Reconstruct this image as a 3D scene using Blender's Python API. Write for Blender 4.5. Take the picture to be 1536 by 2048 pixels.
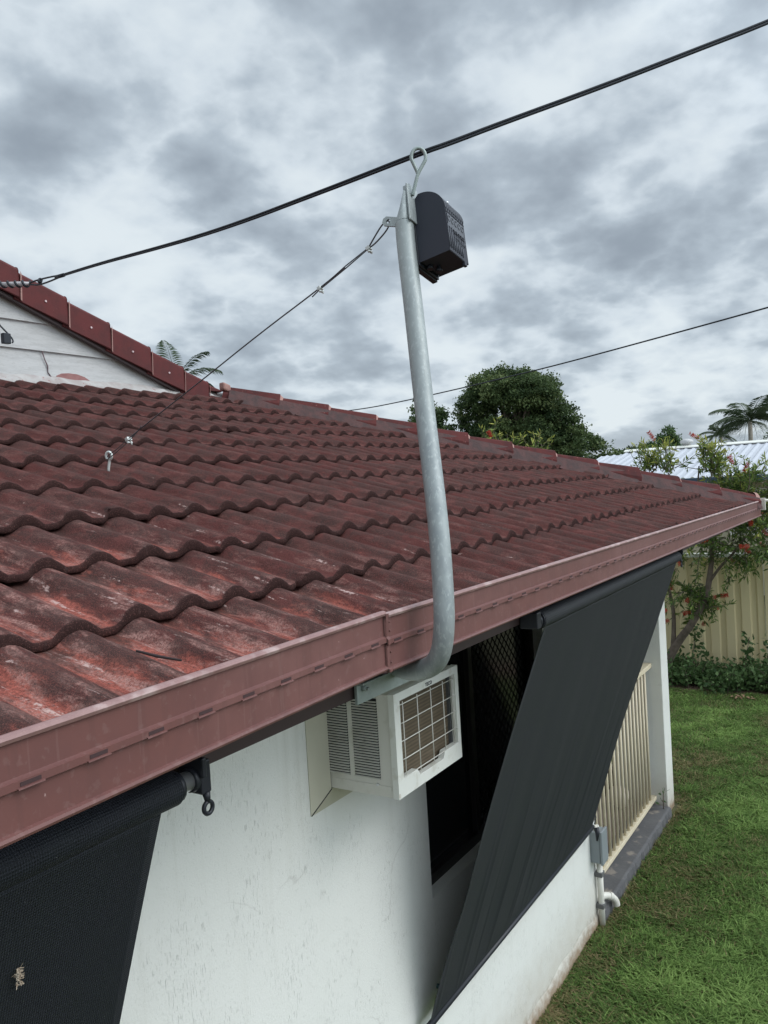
import bpy, math, random
import numpy as np
from mathutils import Vector, Matrix
R = math.radians
random.seed(7); rng = np.random.default_rng(11)
for o in list(bpy.data.objects): bpy.data.objects.remove(o, do_unlink=True)
S = bpy.context.scene
C = S.collection
H = 2.77                                    # eye height above the lawn; coordinates below are relative to the eye

# ------------------------------------------------------------------ camera
cam = bpy.data.cameras.new('camera'); co = bpy.data.objects.new('camera', cam); C.objects.link(co)
cam.sensor_fit = 'VERTICAL'; cam.sensor_height = 36.0; cam.lens = 1640.55 / 2048 * 36
cam.clip_start = 0.02; cam.clip_end = 3000
m = Matrix(((0.5299783, 0.0598957, -0.8458933), (-0.8458848, -0.0332567, -0.5323278), (-0.0600158, 0.9976505, 0.0330396)))
co.matrix_world = Matrix.Translation((0, 0, H)) @ m.to_4x4()
S.camera = co

# ------------------------------------------------------------------ world: overcast sky over a Nishita sky
SUN_EL, SUN_AZ = 44, 288                    # azimuth of the veiled sun, degrees from +X towards +Y
w = bpy.data.worlds.new('World'); S.world = w; w.use_nodes = True
nt = w.node_tree; nt.nodes.clear()
def N(nt, t, **k):
    n = nt.nodes.new(t)
    for a, b in k.items():
        if a in ('operation', 'blend_type', 'noise_dimensions', 'data_type', 'sky_type', 'sun_disc', 'sun_elevation', 'sun_rotation', 'attribute_name', 'normalize', 'air_density', 'dust_density', 'bands_direction', 'wave_type', 'feature', 'interpolation_type', 'distance', 'invert', 'use_clamp', 'clamp'):
            setattr(n, a, b)
    return n
def math_(nt, op, a, b=None, c=None, clamp=False):
    n = nt.nodes.new('ShaderNodeMath'); n.operation = op; n.use_clamp = clamp
    for i, v in enumerate((a, b, c)):
        if v is None: continue
        if isinstance(v, (int, float)): n.inputs[i].default_value = v
        else: nt.links.new(v, n.inputs[i])
    return n.outputs[0]
def noise_(nt, vec, scale, detail=4, rough=.55, dist=0.0, vscale=None, lac=2.0):
    n = nt.nodes.new('ShaderNodeTexNoise'); n.inputs['Scale'].default_value = scale; n.inputs['Detail'].default_value = detail
    n.inputs['Roughness'].default_value = rough; n.inputs['Distortion'].default_value = dist
    if vscale is not None:
        mp = nt.nodes.new('ShaderNodeMapping'); mp.inputs['Scale'].default_value = vscale
        nt.links.new(vec, mp.inputs['Vector']); vec = mp.outputs[0]
    nt.links.new(vec, n.inputs['Vector']); return n.outputs['Fac']
def smooth_(nt, v, lo, hi, tlo=0.0, thi=1.0):
    n = nt.nodes.new('ShaderNodeMapRange'); n.interpolation_type = 'SMOOTHSTEP'
    nt.links.new(v, n.inputs[0]); n.inputs[1].default_value = lo; n.inputs[2].default_value = hi
    n.inputs[3].default_value = tlo; n.inputs[4].default_value = thi; return n.outputs[0]
def mix_(nt, f, a, b, blend='MIX'):
    n = nt.nodes.new('ShaderNodeMix'); n.data_type = 'RGBA'; n.blend_type = blend
    for s, v in ((n.inputs[0], f), (n.inputs[6], a), (n.inputs[7], b)):
        if isinstance(v, (int, float)): s.default_value = v
        elif isinstance(v, tuple): s.default_value = (*v, 1) if len(v) == 3 else v
        else: nt.links.new(v, s)
    return n.outputs[2]
tc = nt.nodes.new('ShaderNodeTexCoord'); sx = nt.nodes.new('ShaderNodeSeparateXYZ'); nt.links.new(tc.outputs['Generated'], sx.inputs[0])
zc = math_(nt, 'ADD', math_(nt, 'MAXIMUM', sx.outputs[2], 0.0), 0.36)
px = math_(nt, 'DIVIDE', sx.outputs[0], zc); py = math_(nt, 'DIVIDE', sx.outputs[1], zc)
cx = nt.nodes.new('ShaderNodeCombineXYZ'); nt.links.new(px, cx.inputs[0]); nt.links.new(py, cx.inputs[1]); cx.inputs[2].default_value = 3.7
cv = cx.outputs[0]
big = noise_(nt, cv, 1.1, 3, .5, .2)
mid = noise_(nt, cv, 3.0, 9, .53, .05)
fine = noise_(nt, cv, 9.0, 6, .55, .2)
t1 = math_(nt, 'ADD', math_(nt, 'MULTIPLY', big, .45), math_(nt, 'MULTIPLY', mid, .85))
billow = math_(nt, 'ABSOLUTE', math_(nt, 'SUBTRACT', noise_(nt, cv, 4.2, 4, .5, .0), .5))
t1 = math_(nt, 'SUBTRACT', t1, math_(nt, 'MULTIPLY', math_(nt, 'SUBTRACT', billow, .10), .85))
t2 = math_(nt, 'ADD', t1, math_(nt, 'MULTIPLY', fine, .20))
f = smooth_(nt, t2, .53, .96)
# pale band low in the sky
low = smooth_(nt, sx.outputs[2], .0, .22, .25, 0.0)
f2 = math_(nt, 'ADD', f, low, clamp=True)
ramp = nt.nodes.new('ShaderNodeValToRGB'); nt.links.new(f2, ramp.inputs[0])
e = ramp.color_ramp.elements
e[0].position = 0; e[0].color = (.285, .335, .39, 1); e[1].position = 1; e[1].color = (.72, .79, .83, 1)
k = e.new(.45); k.color = (.44, .51, .575, 1)
k = e.new(.75); k.color = (.62, .695, .755, 1)
zen = smooth_(nt, sx.outputs[2], .74, 1.0, 1.0, 1.9)
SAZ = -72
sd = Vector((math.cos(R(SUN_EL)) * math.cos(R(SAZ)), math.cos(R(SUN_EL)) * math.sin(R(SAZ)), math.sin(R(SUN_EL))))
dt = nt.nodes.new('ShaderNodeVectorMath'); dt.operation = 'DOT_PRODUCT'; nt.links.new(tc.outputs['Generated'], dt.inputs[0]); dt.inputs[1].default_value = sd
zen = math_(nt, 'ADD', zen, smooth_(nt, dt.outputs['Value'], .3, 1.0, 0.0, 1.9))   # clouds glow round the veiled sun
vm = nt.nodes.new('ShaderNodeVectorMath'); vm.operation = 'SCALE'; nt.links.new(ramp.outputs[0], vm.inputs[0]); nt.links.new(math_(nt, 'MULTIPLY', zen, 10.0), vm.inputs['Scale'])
sky = nt.nodes.new('ShaderNodeTexSky'); sky.sky_type = 'NISHITA'; sky.sun_disc = False
sky.sun_elevation = R(SUN_EL); sky.sun_rotation = R(90 - SUN_AZ)
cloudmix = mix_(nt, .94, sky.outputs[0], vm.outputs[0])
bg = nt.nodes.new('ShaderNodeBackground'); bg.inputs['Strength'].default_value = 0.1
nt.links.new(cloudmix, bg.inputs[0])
wo = nt.nodes.new('ShaderNodeOutputWorld'); nt.links.new(bg.outputs[0], wo.inputs[0])
sun = bpy.data.lights.new('sun', 'SUN'); sun.energy = 1.1; sun.angle = R(30); sun.color = (1.0, .97, .92)
so = bpy.data.objects.new('sun', sun); C.objects.link(so)
# the sun stands outside the eave, to the right of the viewer
sky.sun_rotation = math.atan2(sd.x, sd.y)
so.rotation_euler = (-sd).to_track_quat('-Z', 'Y').to_euler()
S.view_settings.view_transform = 'Standard'; S.view_settings.look = 'None'; S.view_settings.exposure = 0.12; S.view_settings.gamma = 1.0
S.render.engine = 'CYCLES'

# ------------------------------------------------------------------ materials
MATS = {}
def mat(name, col, rough=.6, metal=0.0, spec=.5, var=None, spots=None, bump=None, bump2=None, vs=None, coat=0.0, trans=0.0):
    """var=(scale,detail,amount,color2[,lo,hi]) blends towards color2; bump=(scale,strength,distance)"""
    if name in MATS: return MATS[name]
    m = bpy.data.materials.new(name); m.use_nodes = True; nt = m.node_tree; b = nt.nodes['Principled BSDF']
    tc = nt.nodes.new('ShaderNodeTexCoord'); v = tc.outputs['Object']
    if vs:
        mp = nt.nodes.new('ShaderNodeMapping'); mp.inputs['Scale'].default_value = vs; nt.links.new(v, mp.inputs['Vector']); v = mp.outputs[0]
    c = tuple(col); out = None
    if var:
        for q in (var if isinstance(var[0], (tuple, list)) else [var]):
            lo, hi = (q[4], q[5]) if len(q) > 5 else (.35, .65)
            f = smooth_(nt, noise_(nt, v, q[0], q[1]), lo, hi, 0, q[2]); out = mix_(nt, f, out if out is not None else c, tuple(q[3]))
    if spots:
        for q in spots:
            f = smooth_(nt, noise_(nt, v, q[0], 3, .6, vscale=q[4] if len(q) > 4 else None), q[1], q[1] + .03); out = mix_(nt, math_(nt, 'MULTIPLY', f, q[3]), out if out is not None else c, tuple(q[2]))
    if out is not None: nt.links.new(out, b.inputs['Base Color'])
    else: b.inputs['Base Color'].default_value = (*c, 1)
    b.inputs['Roughness'].default_value = rough; b.inputs['Metallic'].default_value = metal; b.inputs['Specular IOR Level'].default_value = spec
    if coat: b.inputs['Coat Weight'].default_value = coat
    prev = None
    for bb in (bump, bump2):
        if not bb: continue
        bn = nt.nodes.new('ShaderNodeBump'); bn.inputs['Strength'].default_value = bb[1]; bn.inputs['Distance'].default_value = bb[2]
        nt.links.new(noise_(nt, v, bb[0], 5, .6, vscale=bb[3] if len(bb) > 3 else None), bn.inputs['Height'])
        if prev is not None: nt.links.new(prev, bn.inputs['Normal'])
        prev = bn.outputs[0]
    if prev is not None: nt.links.new(prev, b.inputs['Normal'])
    MATS[name] = m; return m

def tile_material():
    m = bpy.data.materials.new('concrete_tile'); m.use_nodes = True; nt = m.node_tree; b = nt.nodes['Principled BSDF']
    geo = nt.nodes.new('ShaderNodeNewGeometry'); P = geo.outputs['Position']
    def at(n): a = nt.nodes.new('ShaderNodeAttribute'); a.attribute_name = n; return a.outputs['Fac']
    hump, vv, rnd = at('hump'), at('vv'), at('rnd')
    sp = nt.nodes.new('ShaderNodeSeparateXYZ'); nt.links.new(P, sp.inputs[0])
    lich = smooth_(nt, noise_(nt, P, 9, 6, .6, .3, (1.4, .8, 1)), .38, .62)
    gran = noise_(nt, P, 420, 2, .7)
    base = mix_(nt, lich, (.112, .042, .038), (.056, .030, .027))
    base = mix_(nt, math_(nt, 'MULTIPLY', rnd, .75), base, (.082, .026, .024))
    # bare pink-red wear, strongest in the troughs and near the open end of the roof
    near = smooth_(nt, math_(nt, 'ADD', sp.outputs[0], math_(nt, 'MULTIPLY', sp.outputs[1], .9)), 1.6, 4.6, .165, -.16)
    wn = noise_(nt, P, 7.5, 8, .66, .5, (2.2, .6, 1))
    wn2 = noise_(nt, P, 34, 4, .6, .2, (1.6, .7, 1))
    wsum = math_(nt, 'ADD', math_(nt, 'ADD', math_(nt, 'MULTIPLY', wn, .75), math_(nt, 'MULTIPLY', wn2, .22)), near)
    wsum = math_(nt, 'SUBTRACT', wsum, math_(nt, 'MULTIPLY', hump, .19))
    wear = smooth_(nt, wsum, .475, .64)
    wgr = smooth_(nt, noise_(nt, P, 150, 3, .7), .36, .62, .35, 1)
    base = mix_(nt, math_(nt, 'MULTIPLY', math_(nt, 'MULTIPLY', wear, wgr), .9), base, (.40, .115, .085))
    bloom = math_(nt, 'MULTIPLY', smooth_(nt, noise_(nt, P, 13, 8, .70, .5, (2.4, .5, 1)), .46, .62), smooth_(nt, near, -.10, .15, .16, .80))
    base = mix_(nt, math_(nt, 'MULTIPLY', bloom, smooth_(nt, noise_(nt, P, 170, 3, .7), .38, .6, .3, 1)), base, (.42, .24, .21))
    # dark lichen on the humps
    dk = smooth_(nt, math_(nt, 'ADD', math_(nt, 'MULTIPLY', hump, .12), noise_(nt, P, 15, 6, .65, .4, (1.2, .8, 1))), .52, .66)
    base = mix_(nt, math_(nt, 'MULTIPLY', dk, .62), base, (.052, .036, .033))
    # far part: quieter speckle
    base = mix_(nt, smooth_(nt, gran, .5, .70, 0, .6), base, (.21, .08, .068))
    base = mix_(nt, smooth_(nt, gran, .48, .32, 0, .75), base, (.035, .022, .022))
    # pale scuffs and droppings
    sc = noise_(nt, P, 13, 6, .62, .5, (3.2, .42, 1))
    nearw = smooth_(nt, math_(nt, 'ADD', sp.outputs[0], sp.outputs[1]), 2.0, 5.5, 0.0, .09)
    scf = smooth_(nt, math_(nt, 'SUBTRACT', sc, nearw), .60, .66)
    scf = math_(nt, 'MULTIPLY', scf, smooth_(nt, noise_(nt, P, 95, 4, .65), .42, .60))
    base = mix_(nt, math_(nt, 'MULTIPLY', scf, .8), base, (.52, .38, .35))
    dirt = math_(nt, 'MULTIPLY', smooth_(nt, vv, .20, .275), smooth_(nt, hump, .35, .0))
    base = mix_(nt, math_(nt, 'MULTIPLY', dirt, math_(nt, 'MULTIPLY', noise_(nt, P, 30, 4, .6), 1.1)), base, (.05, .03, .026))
    # shade on the nose face and underside put into the colour, with grain
    nose = smooth_(nt, vv, .0005, .009, 1, 0)
    base = mix_(nt, math_(nt, 'MULTIPLY', nose, .93), base, mix_(nt, smooth_(nt, gran, .55, .7), (.030, .016, .015), (.13, .06, .052)))
    nt.links.new(base, b.inputs['Base Color'])
    b.inputs['Roughness'].default_value = .95; b.inputs['Specular IOR Level'].default_value = .08
    bn = nt.nodes.new('ShaderNodeBump'); bn.inputs['Strength'].default_value = .8; bn.inputs['Distance'].default_value = .003
    hsum = math_(nt, 'ADD', math_(nt, 'MULTIPLY', gran, .6), noise_(nt, P, 90, 5, .7))
    nt.links.new(hsum, bn.inputs['Height']); nt.links.new(bn.outputs[0], b.inputs['Normal'])
    return m
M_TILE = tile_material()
M_CAP = mat('cap_tile', (.092, .027, .026), .9, spec=.12, var=[(14, 5, .8, (.05, .024, .024)), (5, 4, .5, (.125, .038, .035))], bump=(200, .5, .003), spots=[(40, .66, (.3, .12, .11), .5)])
M_BARGE = mat('barge_tile', (.115, .026, .026), .7, spec=.25, var=[(9, 4, .7, (.078, .024, .024))], bump=(180, .3, .002), spots=[(160, .68, (.25, .08, .07), .5)])
M_MORTAR = mat('mortar', (.38, .22, .19), .9, var=(30, 4, .7, (.33, .18, .16)), bump=(90, .6, .004))
M_BED = mat('bedding', (.06, .036, .035), .9, var=(18, 5, .8, (.10, .045, .042)), bump=(60, .7, .006))
M_GUT = mat('gutter_paint', (.158, .068, .061), .42, spec=.35, var=[(2.2, 5, .6, (.205, .105, .098)), (16, 5, .5, (.135, .062, .058)), (60, 4, .3, (.22, .13, .12), .58, .66)], bump=(4, .10, .006), spots=[(1, .57, (.115, .056, .052), .22, (38, 38, 3)), (1, .62, (.24, .14, .13), .20, (90, 90, 6)), (55, .72, (.5, .35, .33), .6)])
M_GUTLIP = mat('gutter_lip_worn', (.30, .175, .165), .4, var=[(14, 5, .6, (.52, .40, .38), .5, .62), (40, 4, .4, (.2, .10, .098))])
M_SLOT = mat('slot_dark', (.05, .024, .025), .8)
M_FASC = mat('fascia_dark', (.045, .026, .026), .55, var=(5, 3, .4, (.06, .036, .036)))
M_SOFFIT = mat('soffit', (.55, .55, .52), .8)
M_BOARD = mat('weatherboard', (.50, .50, .50), .75, var=[(7, 5, .6, (.40, .40, .40), .42, .66), (30, 5, .4, (.33, .32, .31), .56, .66)], vs=(1, 1, 6), bump=(22, .35, .004), spots=[(9, .70, (.30, .27, .28), .55)])
M_FLASH = mat('lead_flashing', (.36, .32, .31), .8, var=(14, 5, .8, (.46, .45, .44)), bump=(30, .4, .004), spots=[(22, .64, (.30, .13, .12), .8)])
M_BLACK = mat('black_plastic', (.018, .020, .027), .42, spec=.4)
M_BOXB = mat('box_plastic', (.026, .031, .043), .55, spec=.3, var=(6, 3, .5, (.033, .032, .045)))
M_BOXR = mat('box_rib_plastic', (.085, .092, .11), .5, spec=.4)
M_CABLE = mat('cable_black', (.022, .026, .034), .55, spec=.35)
M_WIRE = mat('grey_wire', (.10, .10, .11), .5, metal=.4)
M_ALU = mat('aluminium', (.62, .63, .64), .32, metal=.85)
M_GALV = mat('galvanised', (.31, .34, .345), .5, metal=.3, var=[(45, 5, .5, (.22, .25, .26), .42, .62), (5, 4, .6, (.39, .43, .42)), (130, 3, .5, (.46, .50, .50), .54, .66)], vs=(1, 1, .5), bump=(90, .12, .002), spots=[(60, .72, (.2, .22, .22), .6)])
M_GALVD = mat('galvanised_patina', (.33, .38, .37), .5, metal=.35, var=[(30, 5, .7, (.22, .27, .26)), (8, 3, .4, (.42, .47, .44))], bump=(80, .2, .002))
M_CREAMM = mat('cream_metal', (.68, .60, .44), .5, var=(5, 3, .3, (.58, .50, .36)))
M_AC = mat('ac_case', (.68, .67, .62), .45, var=[(4, 3, .4, (.60, .59, .53)), (16, 5, .4, (.46, .44, .37), .52, .68)], spots=[(30, .70, (.35, .33, .27), .5)])
M_ACF = mat('ac_bezel', (.76, .77, .73), .45, var=[(5, 3, .35, (.66, .67, .62)), (22, 6, .45, (.52, .50, .42), .54, .68)], spots=[(40, .70, (.36, .30, .22), .5)])
M_DARK = mat('dark_inside', (.012, .012, .013), .8)
M_WIREW = mat('white_wire', (.72, .71, .66), .5)
M_FRAME = mat('cream_timber', (.56, .54, .44), .6, var=(8, 4, .5, (.48, .46, .37)), vs=(1, 1, .4), spots=[(25, .70, (.25, .23, .18), .5)])
M_WFR = mat('window_frame_black', (.012, .010, .011), .4)
M_GLASS = mat('dark_glass', (.016, .018, .020), .12, spec=.5, bump=(3, .05, .01))
M_SLAB = mat('grey_slab_paint', (.105, .104, .108), .75, var=[(6, 5, .6, (.075, .075, .08)), (9, 7, .7, (.30, .26, .22), .55, .68)], bump=(14, .6, .008))
M_PATIO = mat('patio_floor', (.20, .15, .125), .6, var=(5, 4, .6, (.26, .20, .17)))
M_WHITEPVC = mat('white_pvc', (.72, .70, .64), .45, var=(9, 4, .4, (.56, .53, .46)))
M_GREYBOX = mat('grey_box', (.22, .245, .26), .45, var=(6, 3, .3, (.26, .285, .30)))
M_FENCE = mat('cream_sheet', (.74, .63, .38), .45, var=(3, 4, .4, (.66, .57, .35)), vs=(1, 1, .3))
M_FENCER = mat('fence_cap', (.74, .74, .68), .4)
M_BARK = mat('bark', (.16, .125, .10), .9, var=(20, 5, .8, (.09, .07, .055)), bump=(40, .8, .01))
M_DIRT = mat('lawn_ground', (.085, .08, .04), .95, var=[(2.5, 6, .8, (.055, .075, .025)), (22, 4, .5, (.15, .115, .07))], bump=(30, .8, .02))
M_BEDM = mat('garden_bed_soil', (.10, .06, .042), .95, var=(18, 5, .9, (.16, .10, .07)), bump=(30, 1, .03))
M_ROOFW = mat('white_steel_roof', (.47, .49, .54), .45, var=(1.2, 4, .4, (.42, .44, .49)))
M_BLUE = mat('blue_gutter', (.035, .065, .105), .4)
M_NWALL = mat('neighbour_wall', (.42, .39, .29), .8)
M_NWIN = mat('neighbour_glass', (.06, .07, .09), .2)
M_LATT = mat('lattice_screen', (.16, .15, .17), .6)
M_RED = mat('red_oxide', (.28, .05, .045), .6)

def plaster():
    m = bpy.data.materials.new('white_render'); m.use_nodes = True; nt = m.node_tree; b = nt.nodes['Principled BSDF']
    tc = nt.nodes.new('ShaderNodeTexCoord'); P = tc.outputs['Object']
    geo = nt.nodes.new('ShaderNodeNewGeometry'); sp = nt.nodes.new('ShaderNodeSeparateXYZ'); nt.links.new(geo.outputs['Position'], sp.inputs[0])
    # vertical drag marks: thin long noise gated by patches
    s1 = noise_(nt, P, 1.0, 3, .6, .0, (260, 260, 26))
    gate = noise_(nt, P, 7, 3, .6, 0, (1, 1, .7))
    marks = math_(nt, 'MULTIPLY', smooth_(nt, s1, .59, .65), smooth_(nt, gate, .44, .58))
    s2 = noise_(nt, P, 1.0, 2, .6, .0, (420, 420, 60))
    marks2 = math_(nt, 'MULTIPLY', smooth_(nt, s2, .63, .70), .5)
    mk_ = math_(nt, 'MAXIMUM', marks, marks2)
    st = smooth_(nt, noise_(nt, P, 2.2, 5, .6, .2), .42, .72)
    c = mix_(nt, math_(nt, 'MULTIPLY', st, .35), (.79, .795, .765), (.73, .735, .70))
    drip = math_(nt, 'MULTIPLY', smooth_(nt, noise_(nt, P, 1, 4, .6, 0, (16, 16, .8)), .54, .70), smooth_(nt, sp.outputs[2], 1.2, 2.3, .06, .25))
    c = mix_(nt, drip, c, (.50, .49, .43))
    c = mix_(nt, math_(nt, 'MULTIPLY', mk_, .26), c, (.40, .42, .39))
    # splash-back soiling along the foot of the wall
    foot = smooth_(nt, math_(nt, 'ADD', sp.outputs[2], math_(nt, 'MULTIPLY', noise_(nt, P, 9, 5, .6), .35)), .20, .62, .55, 0)
    c = mix_(nt, foot, c, (.50, .45, .37))
    foot2 = smooth_(nt, math_(nt, 'ADD', sp.outputs[2], math_(nt, 'MULTIPLY', noise_(nt, P, 24, 5, .6), .16)), .09, .20, .85, 0)
    c = mix_(nt, foot2, c, (.26, .17, .10))
    # hairline cracks
    vo = nt.nodes.new('ShaderNodeTexVoronoi'); vo.feature = 'DISTANCE_TO_EDGE'; vo.inputs['Scale'].default_value = 1.1
    wv = nt.nodes.new('ShaderNodeMix'); wv.data_type = 'VECTOR'
    nn = nt.nodes.new('ShaderNodeTexNoise'); nn.inputs['Scale'].default_value = 5; nn.inputs['Detail'].default_value = 5; nt.links.new(P, nn.inputs['Vector'])
    wv.inputs[0].default_value = .18; nt.links.new(P, wv.inputs[4]); nt.links.new(nn.outputs['Color'], wv.inputs[5]); nt.links.new(wv.outputs[1], vo.inputs['Vector'])
    ck = math_(nt, 'MULTIPLY', smooth_(nt, vo.outputs['Distance'], .0012, .004, 1, 0), smooth_(nt, noise_(nt, P, 1.6, 3), .50, .60))
    c = mix_(nt, math_(nt, 'MULTIPLY', ck, .22), c, (.38, .36, .33))
    nt.links.new(c, b.inputs['Base Color']); b.inputs['Roughness'].default_value = .38; b.inputs['Specular IOR Level'].default_value = .35
    hh = math_(nt, 'SUBTRACT', math_(nt, 'MULTIPLY', noise_(nt, P, 130, 4, .65), .55), math_(nt, 'MULTIPLY', mk_, 1.3))
    bn = nt.nodes.new('ShaderNodeBump'); bn.inputs['Strength'].default_value = .6; bn.inputs['Distance'].default_value = .0022
    nt.links.new(hh, bn.inputs['Height']); nt.links.new(bn.outputs[0], b.inputs['Normal']); return m
M_WALL = plaster()
M_PILS = mat('grey_pillar_side', (.62, .63, .61), .7, var=(5, 4, .4, (.52, .53, .515)), bump=(80, .4, .003))

def fabric(name, c1, c2, rib, bias):
    m = bpy.data.materials.new(name); m.use_nodes = True; nt = m.node_tree; b = nt.nodes['Principled BSDF']
    a = nt.nodes.new('ShaderNodeAttribute'); a.attribute_name = 'uu'
    a2 = nt.nodes.new('ShaderNodeAttribute'); a2.attribute_name = 'ww'
    tc = nt.nodes.new('ShaderNodeTexCoord'); P = tc.outputs['Object']
    s = math_(nt, 'SINE', math_(nt, 'MULTIPLY', a.outputs['Fac'], 2 * math.pi / rib))
    s2 = math_(nt, 'SINE', math_(nt, 'MULTIPLY', a2.outputs['Fac'], 2 * math.pi / (rib * 1.3)))
    f = smooth_(nt, s, -1, 1, 0, .8)
    c = mix_(nt, f, c1, c2)
    c = mix_(nt, smooth_(nt, noise_(nt, P, 6, 4, .6, 0, (2, 2, .5)), .35, .7, 0, .4), c, bias)
    lint = smooth_(nt, noise_(nt, P, 210, 2, .5), .765, .79)
    c = mix_(nt, math_(nt, 'MULTIPLY', lint, .4), c, (.32, .33, .31))
    nt.links.new(c, b.inputs['Base Color']); b.inputs['Roughness'].default_value = .62; b.inputs['Specular IOR Level'].default_value = .35
    bn = nt.nodes.new('ShaderNodeBump'); bn.inputs['Strength'].default_value = .7; bn.inputs['Distance'].default_value = .0012
    nt.links.new(math_(nt, 'ADD', s, math_(nt, 'MULTIPLY', s2, .4)), bn.inputs['Height']); nt.links.new(bn.outputs[0], b.inputs['Normal']); return m
M_FAB1 = fabric('shade_cloth_near', (.007, .009, .014), (.023, .026, .036), .0042, (.013, .018, .022))
M_FAB2 = fabric('shade_cloth_far', (.027, .029, .036), (.040, .043, .050), .005, (.030, .036, .037))

def leafmat(name, cols, rough=.55, trans=.25, attr='rnd'):
    m = bpy.data.materials.new(name); m.use_nodes = True; nt = m.node_tree; b = nt.nodes['Principled BSDF']
    a = nt.nodes.new('ShaderNodeAttribute'); a.attribute_name = attr
    r = nt.nodes.new('ShaderNodeValToRGB'); nt.links.new(a.outputs['Fac'], r.inputs[0])
    els = r.color_ramp.elements
    for i, c in enumerate(cols):
        if i == 0: e = els[0]; e.position = 0
        elif i == len(cols) - 1: e = els[-1]; e.position = 1
        else: e = els.new(i / (len(cols) - 1))
        e.color = (*c, 1)
    nt.links.new(r.outputs[0], b.inputs['Base Color']); b.inputs['Roughness'].default_value = rough; b.inputs['Specular IOR Level'].default_value = .15
    tr = nt.nodes.new('ShaderNodeBsdfTranslucent'); nt.links.new(r.outputs[0], tr.inputs[0])
    ms = nt.nodes.new('ShaderNodeMixShader'); ms.inputs[0].default_value = trans
    nt.links.new(b.outputs[0], ms.inputs[1]); nt.links.new(tr.outputs[0], ms.inputs[2]); nt.links.new(ms.outputs[0], nt.nodes['Material Output'].inputs[0]); return m
M_LEAF = leafmat('mango_leaf', [(.026, .048, .020), (.058, .092, .036), (.10, .142, .055), (.16, .195, .08)])
M_LEAF2 = leafmat('bottlebrush_leaf', [(.05, .09, .03), (.10, .16, .045), (.22, .28, .07), (.42, .42, .10)])
M_LEAF3 = leafmat('shrub_leaf', [(.04, .08, .032), (.08, .14, .052), (.14, .21, .085)])
M_PALM = leafmat('palm_leaf', [(.028, .045, .024), (.05, .075, .038), (.10, .13, .075)])
M_FLOWER = leafmat('red_flower', [(.30, .03, .02), (.48, .055, .04), (.55, .13, .08)], trans=.3)
M_GRASS = leafmat('grass_blade', [(.40, .32, .18), (.25, .21, .10), (.088, .145, .044), (.145, .245, .062), (.27, .39, .12)], trans=.35, rough=.8)

# ------------------------------------------------------------------ mesh helpers
class MB:
    def __init__(s): s.v = []; s.f = []; s.sm = []; s.mi = []; s.cur = 0
    def add(s, v, f, smooth=False):
        o = len(s.v); s.v += [tuple(map(float, p)) for p in v]; s.f += [tuple(i + o for i in q) for q in f]; s.sm += [smooth] * len(f); s.mi += [s.cur] * len(f); return s
    def use(s, k): s.cur = k; return s
    def box(s, a, b):
        x0, y0, z0 = a; x1, y1, z1 = b
        if x0 > x1: x0, x1 = x1, x0
        if y0 > y1: y0, y1 = y1, y0
        if z0 > z1: z0, z1 = z1, z0
        return s.add([(x0,y0,z0),(x1,y0,z0),(x1,y1,z0),(x0,y1,z0),(x0,y0,z1),(x1,y0,z1),(x1,y1,z1),(x0,y1,z1)],
                     [(0,3,2,1),(4,5,6,7),(0,1,5,4),(1,2,6,5),(2,3,7,6),(3,0,4,7)])
    def obox(s, c, ax, ay, az, hx, hy, hz):
        c = Vector(c); ax, ay, az = Vector(ax), Vector(ay), Vector(az); v = []
        for sz in (-1, 1):
            for sx_, sy_ in ((-1,-1),(1,-1),(1,1),(-1,1)): v.append(c + ax*hx*sx_ + ay*hy*sy_ + az*hz*sz)
        return s.add(v, [(0,3,2,1),(4,5,6,7),(0,1,5,4),(1,2,6,5),(2,3,7,6),(3,0,4,7)])
    def tube(s, pts, r, n=10, caps=True, smooth=True):
        pts = [Vector(p) for p in pts]; k = len(pts); rr = r if isinstance(r, (list, tuple)) else [r] * k
        t0 = (pts[1] - pts[0]).normalized(); up = Vector((0, 0, 1)) if abs(t0.z) < .9 else Vector((1, 0, 0))
        nrm = (up - t0 * up.dot(t0)).normalized(); v = []
        for i, p in enumerate(pts):
            if i == 0: t = t0
            elif i == k - 1: t = (pts[i] - pts[i-1]).normalized()
            else: t = ((pts[i+1] - pts[i]).normalized() + (pts[i] - pts[i-1]).normalized()).normalized()
            nrm = (nrm - t * nrm.dot(t)).normalized(); bi = t.cross(nrm)
            for j in range(n):
                a = 2 * math.pi * j / n; v.append(p + (nrm * math.cos(a) + bi * math.sin(a)) * rr[i])
        f = [(i*n+j, i*n+(j+1) % n, (i+1)*n+(j+1) % n, (i+1)*n+j) for i in range(k-1) for j in range(n)]
        s.add(v, f, smooth)
        if caps:
            o = len(s.v) - k * n; s.f += [tuple(o + j for j in reversed(range(n))), tuple(o + (k-1)*n + j for j in range(n))]; s.sm += [False, False]; s.mi += [s.cur] * 2
        return s
    def extrude(s, prof, a, b, close=False, caps=True, ax=None, ay=None, smooth=False):
        """sweep a 2D profile [(p,q)] placed on vectors ax, ay from point a to b"""
        a, b, ax, ay = Vector(a), Vector(b), Vector(ax), Vector(ay); n = len(prof)
        v = [a + ax*p + ay*q for p, q in prof] + [b + ax*p + ay*q for p, q in prof]
        m = n if close else n - 1
        s.add(v, [(i, (i+1) % n, n+(i+1) % n, n+i) for i in range(m)], smooth)
        if close and caps:
            o = len(s.v) - 2*n; s.f += [tuple(o+j for j in reversed(range(n))), tuple(o+n+j for j in range(n))]; s.sm += [False, False]; s.mi += [s.cur] * 2
        return s
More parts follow.
